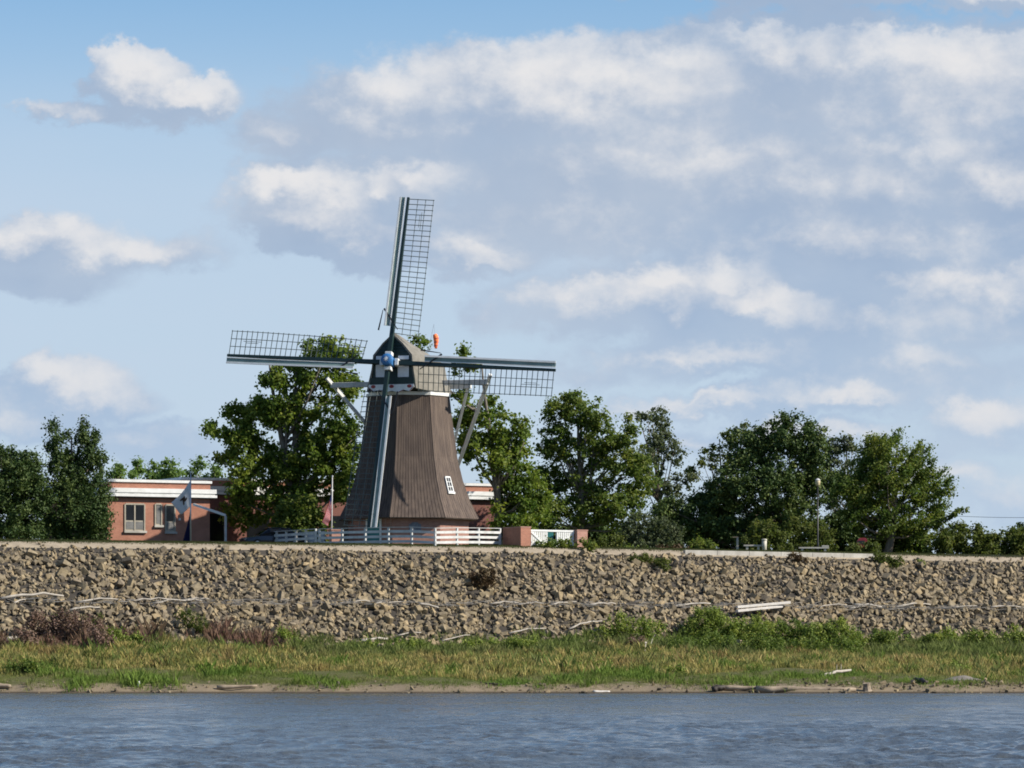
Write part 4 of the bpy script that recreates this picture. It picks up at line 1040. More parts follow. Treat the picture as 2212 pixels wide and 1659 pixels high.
# brick piers, gate
def block(name, label, px, d, w, dep, h, m_, rz, cat='pillar', cap=True):
    b = on(px, d); root = empty(name, b, label, cat, rz=rz)
    MB().box(0, w, 0, dep, -.4, h - (.07 if cap else 0)).build('brickwork', m_, root)
    if cap: MB().box(-.03, w + .03, -.03, dep + .03, h - .07, h).build('coping', M['brick_pale'], root)
    return root
GA = math.radians(30)
block('brick_pier', 'long brick pier with a shaded left face between the white fence and the gate', 1125, 295.6, .78, 2.45, 1.36, M['brick'], GA, 'pier')
block('brick_pier', 'sunlit brick pier at the right end of the white gate', 1247, 297.7, .82, .8, 1.22, M['brick_pale'], GA, 'pier')
block('brick_pier', 'small lit brick pier behind the fence at the foot of the striped flag', 716.5, 299.3, .72, .6, 1.2, M['brick_pale'], math.radians(20), 'pier')
def gate(label, xa, xb, brace):
    b = on(1146, 296.3); r0 = Vector((math.cos(GA), math.sin(GA), 0))
    root = empty('picket_gate', b + r0 * xa, label, 'gate', 'white picket gates between the brick piers', rz=GA); w = xb - xa
    npk = 9; pw = w * .8
    x0 = 0 if brace > 0 else w - pw
    for i in range(npk):
        x = x0 + pw * (i + .5) / npk; t = (i + .5) / npk if brace > 0 else 1 - (i + .5) / npk
        bot = .10 + .25 * max(0, t - .55)
        MB().box(x - pw / npk * .36, x + pw / npk * .36, -.03, 0, bot, 1.02).build('picket', M['white'], root)
    MB().box(-.02, w + .02, -.06, .02, 1.023, 1.15).build('top_rail', M['white'], root, bevel=.006)
    MB().box(x0, x0 + pw, .003, .05, .22, .34).build('bottom_rail', M['white'], root)
    a, e = ((0, 1.0), (pw * .78, .16)) if brace > 0 else ((w, 1.0), (w - pw * .92, .16))
    MB().bar((a[0], -.055, a[1]), (e[0], -.055, e[1]), .045, .12).build('brace', M['white'], root)
    for x in ((x0 + .03, x0 + pw - .03) if brace < 0 else (x0 + .03,)): MB().box(x - .05, x + .05, .003, .08, .02, 1.02).build('stile', M['white'], root)
    return root
gate('left leaf of the white gate, its brace falling away from the long brick pier', 0.02, 1.68, 1)
gate('right leaf of the white gate, its brace rising to the sunlit brick pier', 1.72, 3.42, -1)
b = on(1146, 296.3); r0 = Vector((math.cos(GA), math.sin(GA), 0)); q = b + r0 * 1.42 + Vector((-.1, .55, 0))
td = empty('teal_door', q, 'teal painted board door standing open in the gap of the white gate', 'door', rz=math.radians(8))
for i in range(3): MB().box(i * .15, i * .15 + .143, 0, .03, .05, 1.02).build('board', M['teal'], td)
for z in (.2, .75): MB().box(0, .45, .031, .06, z, z + .1).build('batten', M['teal'], td)
q = b + r0 * 2.02 + Vector((0, .9, 0))
sb = empty('picket_board', q, 'small dark green board with three pale squares behind the gate gap', 'board', rz=GA)
MB().box(0, .45, 0, .04, 0, 1.0).build('panel', M['green'], sb)
for z in (.14, .44, .74): MB().box(.1, .28, -.02, -.002, z, z + .17).build('pale_square', M['white_old'], sb)
# blue-grey block added to stand for the right pier's shaded side
q = on(1241, 298.6); ub = empty('pier_shade_block', q, 'narrow teal-grey block added for the shaded left side of the sunlit brick pier', 'shade block', rz=GA)
MB().box(-.22, .16, 0, .4, 0, 1.08).build('case', M['teal'], ub, bevel=.02); MB().box(-.25, .19, -.03, .43, 1.08, 1.14).build('shade_top', M['teal'], ub, bevel=.01)

# ------------------------------------------------------------------ parked car behind the left end of the fence
def car():
    b = on(588, 304.6); root = empty('parked_car', b, 'dark parked car mostly hidden behind the left end of the white fence', 'car', rz=math.radians(20))
    def shell(sec, name, m_):
        mb = MB(); n = 8; o = 0
        for (x, w, z0, z1, wt) in sec:
            mb.v += [(x, -w, z0), (x, -w * 1.02, (z0 + z1) / 2), (x, -wt, z1 - .04), (x, -wt * .8, z1), (x, wt * .8, z1), (x, wt, z1 - .04), (x, w * 1.02, (z0 + z1) / 2), (x, w, z0)]
        for i in range(len(sec) - 1):
            for k in range(n):
                k2 = (k + 1) % n; mb.f.append((i * n + k, i * n + k2, i * n + n + k2, i * n + n + k))
        mb.f += [tuple(range(n)), tuple((len(sec) - 1) * n + k for k in reversed(range(n)))]
        return mb.build(name, M[m_], root, smooth=False, bevel=.02)
    shell([(-2.2, .72, .35, .66, .62), (-2.05, .84, .25, .78, .74), (-1.0, .88, .22, .93, .78), (.2, .88, .22, .95, .8), (1.7, .88, .24, .98, .78), (2.15, .80, .32, .9, .7)], 'body', 'car')
    shell([(-1.15, .78, .9, .95, .74), (-.35, .77, .9, 1.42, .58), (1.05, .77, .9, 1.44, .58), (1.85, .76, .9, 1.0, .68)], 'cabin', 'glass')
    MB().box(-.42, 1.1, -.57, .57, 1.42, 1.47).build('roof', M['car'], root, bevel=.02)
    for x in (-.38, .35, 1.08): 
        for s in (-1, 1): MB().bar((x, s * .775, .95), (x + .04, s * .6, 1.43), .07, .03).build('pillar', M['car'], root)
    for x in (-1.35, 1.35):
        for s in (-1, 1):
            w = MB().lathe([(.31, -.1), (.325, -.07), (.325, .07), (.31, .1)], n=18).build('wheel', M['rubber'], root, (x, s * .82, .325), (math.radians(90), 0, 0))
            MB().lathe([(.2, -.105), (.2, .105)], n=12).build('rim', M['metal'], w)
    for s in (-.6, .6): MB().box(-2.2, -2.1, s - .14, s + .14, .58, .7).build('headlight', M['glass_pale'], root)
car()

# ------------------------------------------------------------------ right-hand park edge
def along(px): return on(px, 305)
def wall():
    a, e = on(1480, 1), on(1890, 1)
    def hit(px, t):
        k = (px - CX) / F; lo, hi = 280.0, 330.0
        for _ in range(40):
            m = (lo + hi) / 2
            if st(k * m, m - D0)[1] < t: lo = m
            else: hi = m
        return lo
    d0, d1 = hit(1480, .25), hit(1890, .25); p, q = P(1480, 0, d0), P(1890, 0, d1)
    zt0, zt1 = EYE + (HY - 1188) * d0 / F, EYE + (HY - 1196.5) * d1 / F
    root = empty('retaining_wall', (p.x, p.y, gz(p.x, p.y)), 'long low pale concrete wall along the top of the rocks', 'wall'); o = root.location
    n = 6
    for i in range(n):
        a = p.lerp(q, i / n + .0008); b = p.lerp(q, (i + 1) / n - .0008); za = zt0 + (zt1 - zt0) * i / n; zb_ = zt0 + (zt1 - zt0) * (i + 1) / n
        nrm = Vector((-(q - p).y, (q - p).x, 0)).normalized() * .3
        g = MB(); vs = []
        for pt, z in ((a, za), (b, zb_)):
            for off in (Vector((0, 0, 0)), nrm):
                for zz_ in (z - .75, z): vs.append(Vector((pt.x + off.x, pt.y + off.y, zz_)) - o)
        g.add(vs, [(0, 1, 3, 2), (4, 6, 7, 5), (0, 4, 5, 1), (2, 3, 7, 6), (1, 5, 7, 3), (0, 2, 6, 4)]).build('panel', M['concrete'], root, bevel=.015)
wall()
def lamp():
    d = 317.5; b = on(1766.5, d); root = empty('street_lamp', b, 'black post lamp with a cream lantern in front of the dark trees', 'lamp post')
    top = P(1767, 1050, d).z - b.z
    MB().tube([(0, 0, -.2), (0, 0, .9), (0, 0, 1.0), (0, 0, top)], [.09, .085, .06, .045], 10).build('post', M['black'], root, smooth=True)
    MB().lathe([(.11, 0), (.16, .1), (.2, .3), (.17, .42)], (0, 0, top), 12).build('lantern', M['cream'], root, smooth=True)
    MB().lathe([(.21, 0), (.16, .07), (.04, .15)], (0, 0, top + .42), 12).build('lantern_cap', M['white_old'], root)
lamp()
def bench(label, pxa, pxb, y, d, back):
    a, e = on(pxa, d), on(pxb, d); L = (e - a).length; root = empty('stone_bench', a, label, 'bench', 'stone benches above the concrete wall'); h = P(pxa, y, d).z - a.z
    MB().box(0, L, -.2, .25, h - .11, h).build('seat', M['concrete'], root, bevel=.015)
    for x in (.18, L - .34): MB().box(x, x + .16, -.15, .2, -.1, h - .113).build('leg', M['concrete'], root)
    if back: MB().box(L - .5, L, -.2, .25, h + .003, h + .12).build('raised_end', M['concrete'], root, bevel=.015)
bench('pale stone bench beside the white bin', 1606, 1646, 1177, 312.5, False)
bench('pale stone bench with a raised end at the foot of the lamp post', 1725, 1790, 1182, 315, True)
q = on(1651, 312.2); hb = P(1651, 1164, 312.2).z - q.z
M['bin'] = mat('cream_bin_paint', (.50, .47, .38), .6)
tb = empty('litter_bin', q, 'white round litter bin at the right end of the first stone bench', 'bin')
MB().lathe([(.15, -.05), (.17, hb * .5), (.18, hb - .12)], n=16).build('body', M['bin'], tb, smooth=True)
MB().lathe([(.20, hb - .12), (.20, hb - .04), (.14, hb)], n=16).build('rim', M['bin'], tb)
q = on(1593, 316); hb = P(1593, 1161, 316).z - q.z
sp_ = empty('marker_post', q, 'small white marker post with a yellowed top among the bushes left of the bin', 'post')
MB().box(-.08, .08, -.08, .08, -.1, hb).build('post', M['concrete'], sp_, bevel=.01)
MB().box(-.35, .12, -.1, .1, hb + .0, hb + .05).build('top_board', M['log_tan'], sp_)
q = on(1864, 318); h0 = P(1864, 1186, 318).z - q.z; h1 = P(1864, 1162, 318).z - q.z
rb = empty('drop_box', q, 'dark red box with a sloping hood among the bushes under the cedar', 'box')
MB().prism([(-.42, h0), (.34, h0), (.34, h1 - .12), (.1, h1), (-.30, h1 - .02), (-.42, h1 - .2)], -.25, .25).build('box', M['wine'], rb, bevel=.02)
MB().box(-.34, .12, -.265, -.252, h1 - .42, h1 - .2).build('slot', M['black'], rb)
for x in (-.3, .22): MB().box(x - .04, x + .04, -.04, .04, -.2, h0 - .002).build('leg', M['black'], rb)
# road glimpsed at the right beyond the path
SS, TT = np.meshgrid(np.linspace(72, 170, 60), np.array([1.6, 3.4, 5.2]))
X, Y = xy(SS, TT); grid('road', X, Y, ground(X, Y) + .03, M['asphalt'])
# power line
pa, pb = P(1965, 1108, 336), P(2560, 1096, 330)
for p, lab in ((pa, 'wooden utility pole hidden behind the cedar'), (pb, 'wooden utility pole out beyond the hedge bushes')):
    g = Vector((p.x, p.y, gz(p.x, p.y))); root = empty('utility_pole', g, lab, 'utility pole')
    MB().tube([(0, 0, -.5), (0, 0, p.z - g.z + .15)], [.16, .11], 8).build('pole', M['bark'], root, smooth=True)
    MB().box(-.08, .08, -.9, .9, p.z - g.z - .12, p.z - g.z - .01).build('crossarm', M['bark'], root)
mb = MB(); mb.tube([pa.lerp(pb, t) + Vector((0, 0, -.55 * 4 * t * (1 - t))) for t in np.linspace(0, 1, 25)], .016, 5)
tag(mb.build('power_line', M['black']), 'thin power line crossing the sky above the hedge bushes', 'cable')

# ------------------------------------------------------------------ grass and weeds on the foreshore
def build_grass():
    rng = np.random.default_rng(33)
    n = 98000
    x = rng.uniform(-48, 56, n); ty = toe_y(x); sy = shore_y(x)
    u = rng.random(n); e = sy + (ty + .9 - sy) * u; y = e
    keep = np.abs(x) < (y + D0) * .135 + 7
    x, y, u = x[keep], y[keep], u[keep]; dist = y - shore_y(x)
    pn = np.sin(x * .55 + 1) * np.sin(y * .33 + 2) + .6 * np.sin(x * 1.3 + y * .4) + .4 * np.sin(x * 2.7 - y * .9) + rng.normal(0, .35, len(x))
    lowf = np.sin(x * .17 + 2) + .7 * np.sin(x * .41 + y * .2) + .5 * np.sin(x * .9 - y * .5 + 1)
    uu = u + .045 * pn + .085 * lowf + np.where(x > 10, .03, -.02)
    cls = np.full(len(x), 1)                         # 1 short green, 2 tan tall, 3 tall green, 0 bare
    cls[(uu > .30)] = 2; cls[(uu > .76)] = 3
    cls[(cls == 1) & (pn > .75)] = 4                 # brighter broad weeds
    cls[(cls == 2) & (pn > 1.05)] = 4
    cls[(cls == 2) & (pn < -1.1)] = 5                # rusty
    r_ = rng.random(len(x)); cls[(cls == 2) & (r_ < .2)] = 3; cls[(cls == 2) & (r_ > .96)] = 5; cls[(cls == 3) & (r_ > .9)] = 4
    cls[(x < -14) & (uu > .80) & (r_ > .55)] = 6
    drop = (dist < .45) | ((dist < 1.9) & (rng.random(len(x)) > (dist - .35) / 1.6)) | ((cls == 1) & (pn + .5 * lowf < -.75) & (rng.random(len(x)) < .85))
    x, y, cls, pn = x[~drop], y[~drop], cls[~drop], pn[~drop]
    spec = {1: (.14, .09, [(0.125, 0.165, 0.037), (0.165, 0.198, 0.050), (0.224, 0.218, 0.079)]), 2: (.36, .13, [(0.396, 0.330, 0.112), (0.330, 0.297, 0.086), (0.475, 0.383, 0.152), (0.251, 0.264, 0.066), (.33, .27, .09)]),
            3: (.46, .15, [(0.125, 0.172, 0.040), (0.165, 0.205, 0.050), (0.112, 0.139, 0.042), (0.224, 0.224, 0.073)]), 4: (.32, .14, [(0.112, 0.185, 0.029), (0.158, 0.224, 0.037)]), 6: (.75, .2, [(.16, .085, .06), (.20, .12, .085), (.13, .09, .05)]), 5: (.36, .14, [(0.30, 0.225, 0.078), (0.25, 0.19, 0.075), (0.33, 0.255, 0.085)])}
    hm = np.zeros(len(x)); col = np.zeros((len(x), 3))
    for c, (h, sd, cols) in spec.items():
        m = cls == c; k = int(m.sum())
        hm[m] = np.clip(rng.normal(h, sd * .6, k), h * .4, h * 2.0); q_ = (np.sin(x[m] * .7 + c) + np.sin(x[m] * .31 - y[m] * .5 + 2 * c) + .8 * np.sin(x[m] * 1.7 + y[m]) + rng.normal(0, .45, k)) / 5.2 + .5
        q_ = np.clip(q_, 0, .999) * (len(cols) - 1); i0 = q_.astype(int); fr = (q_ - i0)[:, None]; A = np.array(cols); col[m] = A[i0] * (1 - fr) + A[np.minimum(i0 + 1, len(cols) - 1)] * fr
    nb = 7
    idx = np.repeat(np.arange(len(x)), nb); N = len(idx)
    th = rng.uniform(0, 6.28, N); rad = np.abs(rng.normal(0, .26, N))
    bx, by = x[idx] + rad * np.cos(th), y[idx] + rad * np.sin(th); bz_ = ground(bx, by) - .02
    hv = np.clip(.8 + .35 * np.sin(x * .8 + y) + .3 * np.sin(x * 2.2 - y * .6) + .25 * np.sin(x * .23), .35, 1.7)
    h = hm[idx] * hv[idx] * rng.uniform(.6, 1.25, N); lean = h * rng.uniform(.1, .6, N); ph = rng.uniform(0, 6.28, N); wd = np.clip(h * .045, .011, .025)
    pa_ = rng.uniform(0, 3.14, N); dx, dy = np.cos(pa_) * wd, np.sin(pa_) * wd
    v = np.stack([np.stack([bx - dx, by - dy, bz_], 1), np.stack([bx + dx, by + dy, bz_], 1), np.stack([bx + lean * .35 * np.cos(ph) + dx * .9, by + lean * .35 * np.sin(ph) + dy * .9, bz_ + h * .6], 1), np.stack([bx + lean * np.cos(ph), by + lean * np.sin(ph), bz_ + h], 1)], 1).reshape(-1, 3)
    c = np.clip(col[idx] * rng.uniform(.82, 1.18, (N, 1)), 0, 1)
    o = link('grass', mesh_np('grass', v, np.arange(N * 4).reshape(N, 4), np.repeat(c, 4, 0)), M['weed']); o['kind'] = 'stuff'
    # lawn edge and park turf along the crest
    n = 9000; s = rng.uniform(-5, 90, n); t = np.abs(rng.normal(1.6, 1.2, n)) + .9; x, y = xy(s, t)
    idx = np.repeat(np.arange(n), 6); N = len(idx); th = rng.uniform(0, 6.28, N)
    bx, by = x[idx] + rng.normal(0, .12, N), y[idx] + rng.normal(0, .12, N); bz_ = ground(bx, by) - .01; h = rng.uniform(.04, .12, N); w = .015
    v = np.stack([np.stack([bx - w, by, bz_], 1), np.stack([bx + w, by, bz_], 1), np.stack([bx + h * .3 * np.cos(th), by + h * .3 * np.sin(th), bz_ + h], 1)], 1).reshape(-1, 3)
    c = np.array([(.055, .08, .018), (.08, .10, .025), (.14, .12, .05)])[rng.integers(0, 3, N)]
    o = link('lawn_grass', mesh_np('lawn_grass', v, np.arange(N * 3).reshape(N, 3), np.repeat(c, 3, 0)), M['weed']); o['kind'] = 'stuff'
build_grass()

# named weeds and bushes of the bank
W_ = 'weeds and willow bushes at the foot of the rocks'
def dd(px, py_base):                                             # distance at which the ground is seen at that height
    lo, hi = 240.0, 330.0
    for _ in range(50):
        m = (lo + hi) / 2; p = on(px, m)
        if HY - (p.z - EYE) * F / m > py_base: lo = m
        else: hi = m
    return lo
for i, (lst, base, lf, lab, kw) in enumerate((
    ([(95, 1362, 40, 34), (140, 1360, 34, 36), (190, 1368, 40, 30)], 1392, 'leaf_rust', 'tall reddish-brown dry weeds at the far left below the rocks', dict(spike=(0, 0, 1.4))),
    ([(60, 1385, 34, 20), (220, 1388, 30, 22)], 1402, 'leaf_rust', 'low reddish dry weeds left of the pale driftwood root', dict(spike=(0, 0, 1.0))),
    ([(245, 1384, 30, 26), (285, 1392, 22, 18)], 1402, 'leaf_weed', 'bright green weed clump right of the reddish dry weeds', {}),
    ([(205, 1345, 34, 14), (110, 1338, 40, 16)], 1362, 'leaf_olive', 'thin olive weeds on the rocks above the reddish weeds', dict(dens=3)),
    ([(410, 1340, 22, 18), (430, 1355, 24, 12)], 1368, 'leaf_olive', 'olive weed tuft alone on the rocks left of the middle', dict(dens=4)),
    ([(612, 1378, 24, 20), (600, 1395, 20, 12), (640, 1392, 16, 10)], 1402, 'leaf_weed', 'compact dark green bush at the foot of the rocks, left of the middle', {}),
    ([(1335, 1345, 24, 22), (1390, 1358, 50, 24), (1310, 1370, 40, 16)], 1385, 'leaf_weed', 'pale green willow weeds at the left end of the long bush row', dict(dens=4)),
    ([(1370, 1395, 24, 12), (1385, 1388, 14, 8)], 1402, 'leaf_rust', 'small dark reddish weed patch in front of the pale willow weeds', {}),
    ([(1530, 1345, 46, 28), (1500, 1362, 50, 24), (1570, 1362, 40, 26)], 1392, 'leaf_weed', 'tallest round willow bush left of the two long bleached boards', {}),
    ([(1625, 1362, 48, 28), (1590, 1378, 40, 22)], 1398, 'leaf_weed', 'willow bush just below the two long bleached boards', {}),
    ([(1690, 1362, 42, 26), (1740, 1370, 40, 24)], 1398, 'leaf_bright', 'lighter willow bush below the right end of the bleached boards', {}),
    ([(1790, 1362, 50, 22), (1840, 1375, 34, 18), (1780, 1385, 40, 16)], 1400, 'leaf_weed', 'wide willow bush at the right end of the long bush row', {}),
    ([(1560, 1395, 60, 16), (1640, 1398, 60, 16), (1480, 1398, 50, 14)], 1410, 'leaf_bright', 'yellow-green goldenrod band in front of the tallest willow bush', dict(spike=(0, 0, 1.3))),
    ([(1730, 1400, 60, 16), (1820, 1400, 50, 14)], 1412, 'leaf_bright', 'yellow-green goldenrod band in front of the lighter willow bush', dict(spike=(0, 0, 1.3))),
    ([(1920, 1378, 50, 16), (1900, 1392, 44, 14)], 1402, 'leaf_bright', 'pale yellow-green weeds between the two dark bushes on the right', {}),
    ([(2040, 1380, 40, 22), (2010, 1390, 30, 16)], 1402, 'leaf_weed', 'dark green bush on the right below the thin driftwood branch', {}),
    ([(2120, 1382, 34, 20), (2165, 1388, 40, 18), (2205, 1380, 34, 24)], 1402, 'leaf_weed', 'dark green bush row at the right edge below the rocks', {}),
    ([(2060, 1442, 22, 12), (2085, 1446, 16, 8)], 1452, 'leaf_weed', 'small bright green weed clump near the grey sand heap', {}),
    ([(1455, 1450, 18, 9), (1470, 1455, 12, 6)], 1458, 'leaf_weed', 'low dark green weed clump on the short grass right of the middle', {}),
    ([(1305, 1440, 24, 10), (1250, 1442, 20, 8)], 1450, 'leaf_weed', 'low green weed patch in the yellow grass in the middle', {}),
    ([(60, 1440, 24, 14), (40, 1448, 26, 10)], 1456, 'leaf_bright', 'bright green weed clump on the short grass at the far left', {}),
    ([(880, 1395, 46, 10), (780, 1396, 40, 9)], 1404, 'leaf_weed', 'low green weed strip along the foot of the rocks under the windmill', {}),
    ([(1040, 1394, 50, 11), (1130, 1390, 40, 12)], 1404, 'leaf_weed', 'low green weed strip along the foot of the rocks right of the windmill', {}))):
    bush('bank_bush', lab, 'bush', lst, dd(lst[0][0], base), lf, W_, seed=70 + i, dmax=1.3, jit=.25, **{**dict(dens=6.0, cr=.34, nleaf=62, size=.112), **kw})
p_d = dd(1040, 1262)
bush('dry_shrub', 'dark brown dry shrub growing alone in the middle of the rocks', 'shrub', [(1035, 1247, 22, 14), (1058, 1242, 12, 10), (1048, 1256, 18, 7)], p_d - .7, 'leaf_brown', dens=8, cr=.26, nleaf=46, size=.11, seed=95, dmax=.7, jit=.1, spike=(0, 0, .5))
for i, (lst, lf, lab) in enumerate((([(1390, 1208, 38, 9), (1430, 1215, 24, 9)], 'leaf_olive', 'yellow-green grass tongue hanging down the top of the rocks left of the concrete wall'), ([(1925, 1212, 34, 9), (1900, 1205, 24, 8)], 'leaf_olive', 'olive weeds over the rocks at the right end of the concrete wall'),
        ([(1720, 1203, 26, 6)], 'leaf_brown', 'brown weeds in front of the middle of the concrete wall'), ([(1990, 1216, 10, 10)], 'leaf_weed', 'green plant on the top of the rocks right of the concrete wall'))):
    bush('slope_weeds', lab, 'plant', lst, dd(lst[0][0], lst[0][1] + 6) - .5, lf, 'weeds on the rocks by the concrete wall', dens=8, cr=.22, nleaf=40, size=.11, seed=120 + i, dmax=.5, jit=.15)

# ------------------------------------------------------------------ driftwood
def stick(a, b, r, m_='drift', twig=True, label=None, group='driftwood along the high-water line on the rocks', name='driftwood', seed=0, bow=.06, stub=False):
    rng = random.Random(seed); L = (b - a).length; o = a.copy(); mb = MB(); pts = []; rad = []
    for i in range(7):
        t = i / 6; p = a.lerp(b, t) - o + Vector((0, 0, bow * L * math.sin(math.pi * t) * rng.uniform(.3, 1))) + Vector((rng.uniform(-.02, .02), 0, rng.uniform(-.03, .03))) * L * .3
        pts.append(p); rad.append(r * (1 - .45 * t) * rng.uniform(.88, 1.12))
    mb.tube(pts, rad, 8)
    if twig:
        for t in (.35, .6, .8):
            p = pts[int(t * 6)]; mb.tube([p, p + Vector((rng.uniform(-.1, .5) * (b - a).x * .3, rng.uniform(-.2, .1), rng.uniform(.02, .16) * min(L, 3)))], [r * .35, r * .1], 5)
    ob = mb.build(name, M[m_], None, o, smooth=True)
    return tag(ob, label, 'driftwood', group)
def hi(px, py, up=.28):
    d = dd(px, py); return P(px, py, d - .8)
DR = [
    ((2, 1293), (138, 1287), .10, 'long bleached pole at the left edge high-water line of the rocks'), ((30, 1303), (55, 1294), .06, 'short bleached stick leaning under the long pole at the left edge'),
    ((150, 1318), (215, 1312), .08, 'bleached stick lying lower on the rocks, right of the long left pole'), ((170, 1300), (262, 1296), .07, 'grey branch right of the long left pole'),
    ((280, 1299), (372, 1295), .06, 'thin grey branch on the rocks below the building windows'), ((330, 1304), (438, 1297), .06, 'forked grey branch on the rocks below the flagpole'),
    ((395, 1296), (452, 1294), .05, 'small bleached stick right of the forked grey branch'), ((735, 1303), (800, 1299), .06, 'grey branch on the rocks below the left sail'),
    ((800, 1306), (872, 1300), .05, 'thin grey branch on the rocks directly below the windmill'), ((905, 1304), (948, 1313), .09, 'bleached split log slanting down below the windmill'),
    ((1060, 1305), (1120, 1302), .06, 'bleached stick below the brown dry shrub'), ((1120, 1306), (1175, 1303), .05, 'thin stick right of the brown dry shrub line'),
    ((1190, 1306), (1245, 1300), .06, 'grey branch on the rocks below the right sail tip'), ((1275, 1306), (1330, 1304), .07, 'bleached log below the white gate on the rocks'),
    ((1455, 1311), (1535, 1303), .08, 'bleached log on the rocks left of the two long boards'), ((1770, 1312), (1830, 1307), .05, 'thin branch right of the two long boards'),
    ((1846, 1306), (1905, 1311), .08, 'crooked bleached branch on the rocks right of the boards'), ((1835, 1315), (1880, 1309), .05, 'thin stick beside the crooked bleached branch'),
    ((1935, 1311), (2010, 1305), .07, 'bleached branch on the rocks above the dark green bush'), ((2060, 1312), (2110, 1309), .05, 'small stick near the right edge on the rocks'), ((2140, 1312), (2205, 1311), .06, 'pale stick at the right edge on the rocks'),
    ((1100, 1368), (1180, 1358), .06, 'pale branch low on the rocks right of the middle'), ((1230, 1358), (1300, 1342), .07, 'pale slanting branch low on the rocks left of the bush row'), ((955, 1385), (1015, 1372), .05, 'thin pale branch near the foot of the rocks below the shrub'),
    ((860, 1372), (910, 1366), .05, 'short pale branch near the foot of the rocks below the mill'), ((780, 1385), (838, 1380), .12, 'bleached root end at the foot of the rocks below the mill'), ((0, 1386), (50, 1378), .14, 'pale driftwood root at the left edge in the reddish weeds'),
    ((1385, 1418), (1418, 1394), .06, 'lone grey stick standing slanted in the yellow grass'), ]
for i, (a, b, r, lab) in enumerate(DR):
    stick(hi(*a), hi(*b), r, label=lab, seed=i, twig=r < .09)
# the two long sawn boards
a, b = hi(1590, 1317), hi(1704, 1307); a.y -= .8; b.y -= .8
for i, (dz, lab) in enumerate(((.16, 'upper of the two long bleached boards lying on the rocks'), (-.10, 'lower of the two long bleached boards lying on the rocks'))):
    o = a + Vector((.0, -.22 * i, dz)); e = b + Vector((-.55 * i, -.22 * i, dz))
    tag(MB().bar(Vector((0, 0, 0)), e - o, .26, .17).build('timber_board', M['plank'], None, o, bevel=.02), lab, 'board', 'bleached boards on the rocks')
# shore logs
def shore(px, dz=.0, back=.0):
    x = (px - CX) * 240.6 / F; y = float(shore_y(x)) + .5 + back; return Vector((x, y, gz(x, y) + dz))
stick(shore(1632, .18), shore(1850, .12), .2, 'log_tan', False, 'long tan driftwood log lying at the water edge on the right', 'logs at the water edge', 'shore_log', 3, .0)
stick(shore(1560, .14, .2), shore(1660, .2, .1), .15, 'log_tan', False, 'tan log piece left of the long driftwood log at the water edge', 'logs at the water edge', 'shore_log', 4, .01)
q = shore(1874, -.05, .2); tag(MB().lathe([(.36, -.05), (.25, .12), (.20, .34), (.22, .50), (.05, .47)], n=9).build('tree_stump', M['log_tan'], None, q, (math.radians(8), math.radians(-6), 0)), 'pale cut stump at the right end of the long shore log', 'stump')
stick(shore(1540, .1), shore(1565, .22), .2, 'wet_wood', True, 'wet black root lump at the left end of the shore logs', 'logs at the water edge', 'shore_log', 5, .2)
stick(shore(466, .12, .5), shore(553, .12, .5), .12, 'log_tan', False, 'pale log on the mud at the left third of the shore', 'logs at the water edge', 'shore_log', 6, .0)
stick(shore(1282, .04), shore(1318, .05), .09, 'plank', False, 'small pale plank at the water edge right of the middle', 'logs at the water edge', 'shore_log', 7, .0)
stick(shore(-8, .2, .6), shore(22, .15, .5), .16, 'log_tan', False, 'pale log end at the left edge of the shore', 'logs at the water edge', 'shore_log', 8, .0)
q = on(1776, dd(1776, 1464), .1); q2 = on(1838, dd(1838, 1459), .3); stick(q, q2, .11, 'drift', True, 'grey forked driftwood log on the short grass at the right', 'logs at the water edge', 'shore_log', 9, .03)
stick(shore(1085, .05, 1.2), shore(1045, .05, 1.4), .06, 'wet_wood', False, 'dark stick on the mud near the middle of the shore', 'logs at the water edge', 'shore_log', 10, .0)
stick(on(2000, dd(2000, 1478), .1), on(1975, dd(1975, 1474), .2), .13, 'wet_wood', False, 'short dark log on the gravelly shore at the right', 'logs at the water edge', 'shore_log', 12, .05)
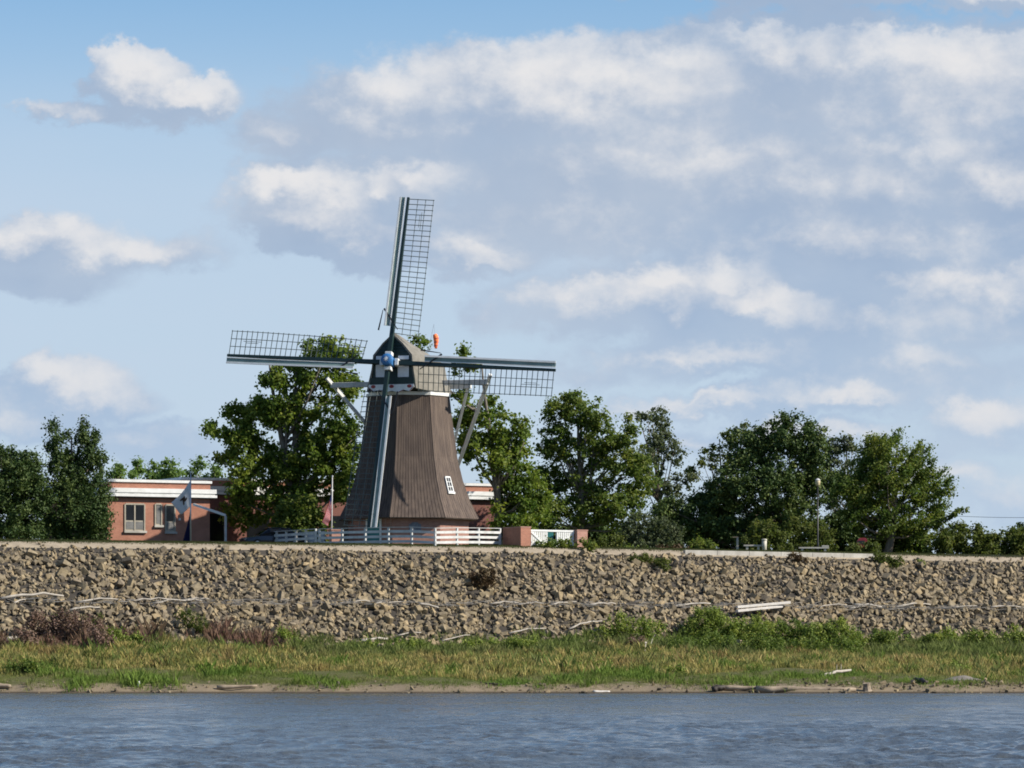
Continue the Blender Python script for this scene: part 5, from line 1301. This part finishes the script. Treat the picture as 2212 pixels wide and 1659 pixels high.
# white bottle, sand heap, shore stones
q = on(298, dd(298, 1484), .0)
bt = MB().lathe([(.01, 0), (.075, .01), (.08, .12), (.07, .22), (.03, .28), (.03, .33), (.0, .335)], n=12).build('plastic_bottle', M['white'], None, q, (0, math.radians(12), 0), smooth=True); tag(bt, 'small white plastic bottle on the shore at the left', 'bottle')
def heap():
    c = on(2085, dd(2085, 1470)); rng = np.random.default_rng(2)
    xs_, ys_ = np.meshgrid(np.linspace(-1, 1, 29), np.linspace(-1, 1, 21)); r = np.sqrt(xs_ ** 2 + ys_ ** 2)
    h = .36 * np.clip(1 - r, 0, 1) ** .8 * (1 + .1 * np.sin(xs_ * 9) * np.sin(ys_ * 7)) - .06
    X = c.x + xs_ * 1.5; Y = c.y + ys_ * 1.6; Z = ground(X, Y) + h
    v = np.stack([X.ravel(), Y.ravel(), Z.ravel()], 1) - np.array(c); n, m = X.shape; i = np.arange(n * m).reshape(n, m)
    f = np.stack([i[:-1, :-1].ravel(), i[:-1, 1:].ravel(), i[1:, 1:].ravel(), i[1:, :-1].ravel()], 1)
    o = link('sand_heap', mesh_np('sand_heap', v, f, smooth=True), mat('grey_sand', (.17, .15, .125), .95, .12, 3, .5, 12), None, c); tag(o, 'low grey heap of sand on the grass at the right', 'sand heap')
heap()
def shore_stones():
    rng = np.random.default_rng(44); vv, ff, cc, o = [], [], [], 0
    for i in range(950):
        x = rng.uniform(-34, 34)
        if rng.random() < .5: x = rng.uniform(16, 34)
        e = abs(rng.normal(0, 1.6)) + .1 if x < 14 else abs(rng.normal(0, 3.2)) + .1
        y = float(shore_y(x)) + e; r = float(np.clip(rng.lognormal(-2.75, .5), .025, .22)); z = gz(x, y)
        V_, F_ = ROCKS[rng.integers(0, len(ROCKS))]; w = (V_ * r * np.array([1.2, 1, .7])) @ rand_rot(rng).T + np.array([x, y, z + r * .2])
        c = rock_tint(rng) * (.9 if rng.random() < .75 else .35); vv.append(w); ff.append(F_ + o); cc.append(np.repeat(c[None], len(w), 0)); o += len(w)
    ob = link('shore_stones', mesh_np('shore_stones', np.concatenate(vv), np.concatenate(ff), np.concatenate(cc)), M['stone']); ob['kind'] = 'stuff'
shore_stones()
# fine wrack of twigs along the high-water line
def wrack():
    rng = np.random.default_rng(9); mb = MB()
    for i in range(520):
        px = rng.uniform(-10, 2222); py = np.interp(px, [0, 1100, 2212], [1296, 1304, 1313]) + rng.normal(0, 4)
        p = hi(px, float(py)); L = rng.uniform(.2, .9); a = rng.normal(0, .35)
        mb.bar(p, p + Vector((L * math.cos(a), rng.uniform(-.1, .1), L * math.sin(a) * .35)), .03, .03)
    o = mb.build('driftwood_debris', M['drift']); o['kind'] = 'stuff'
wrack()
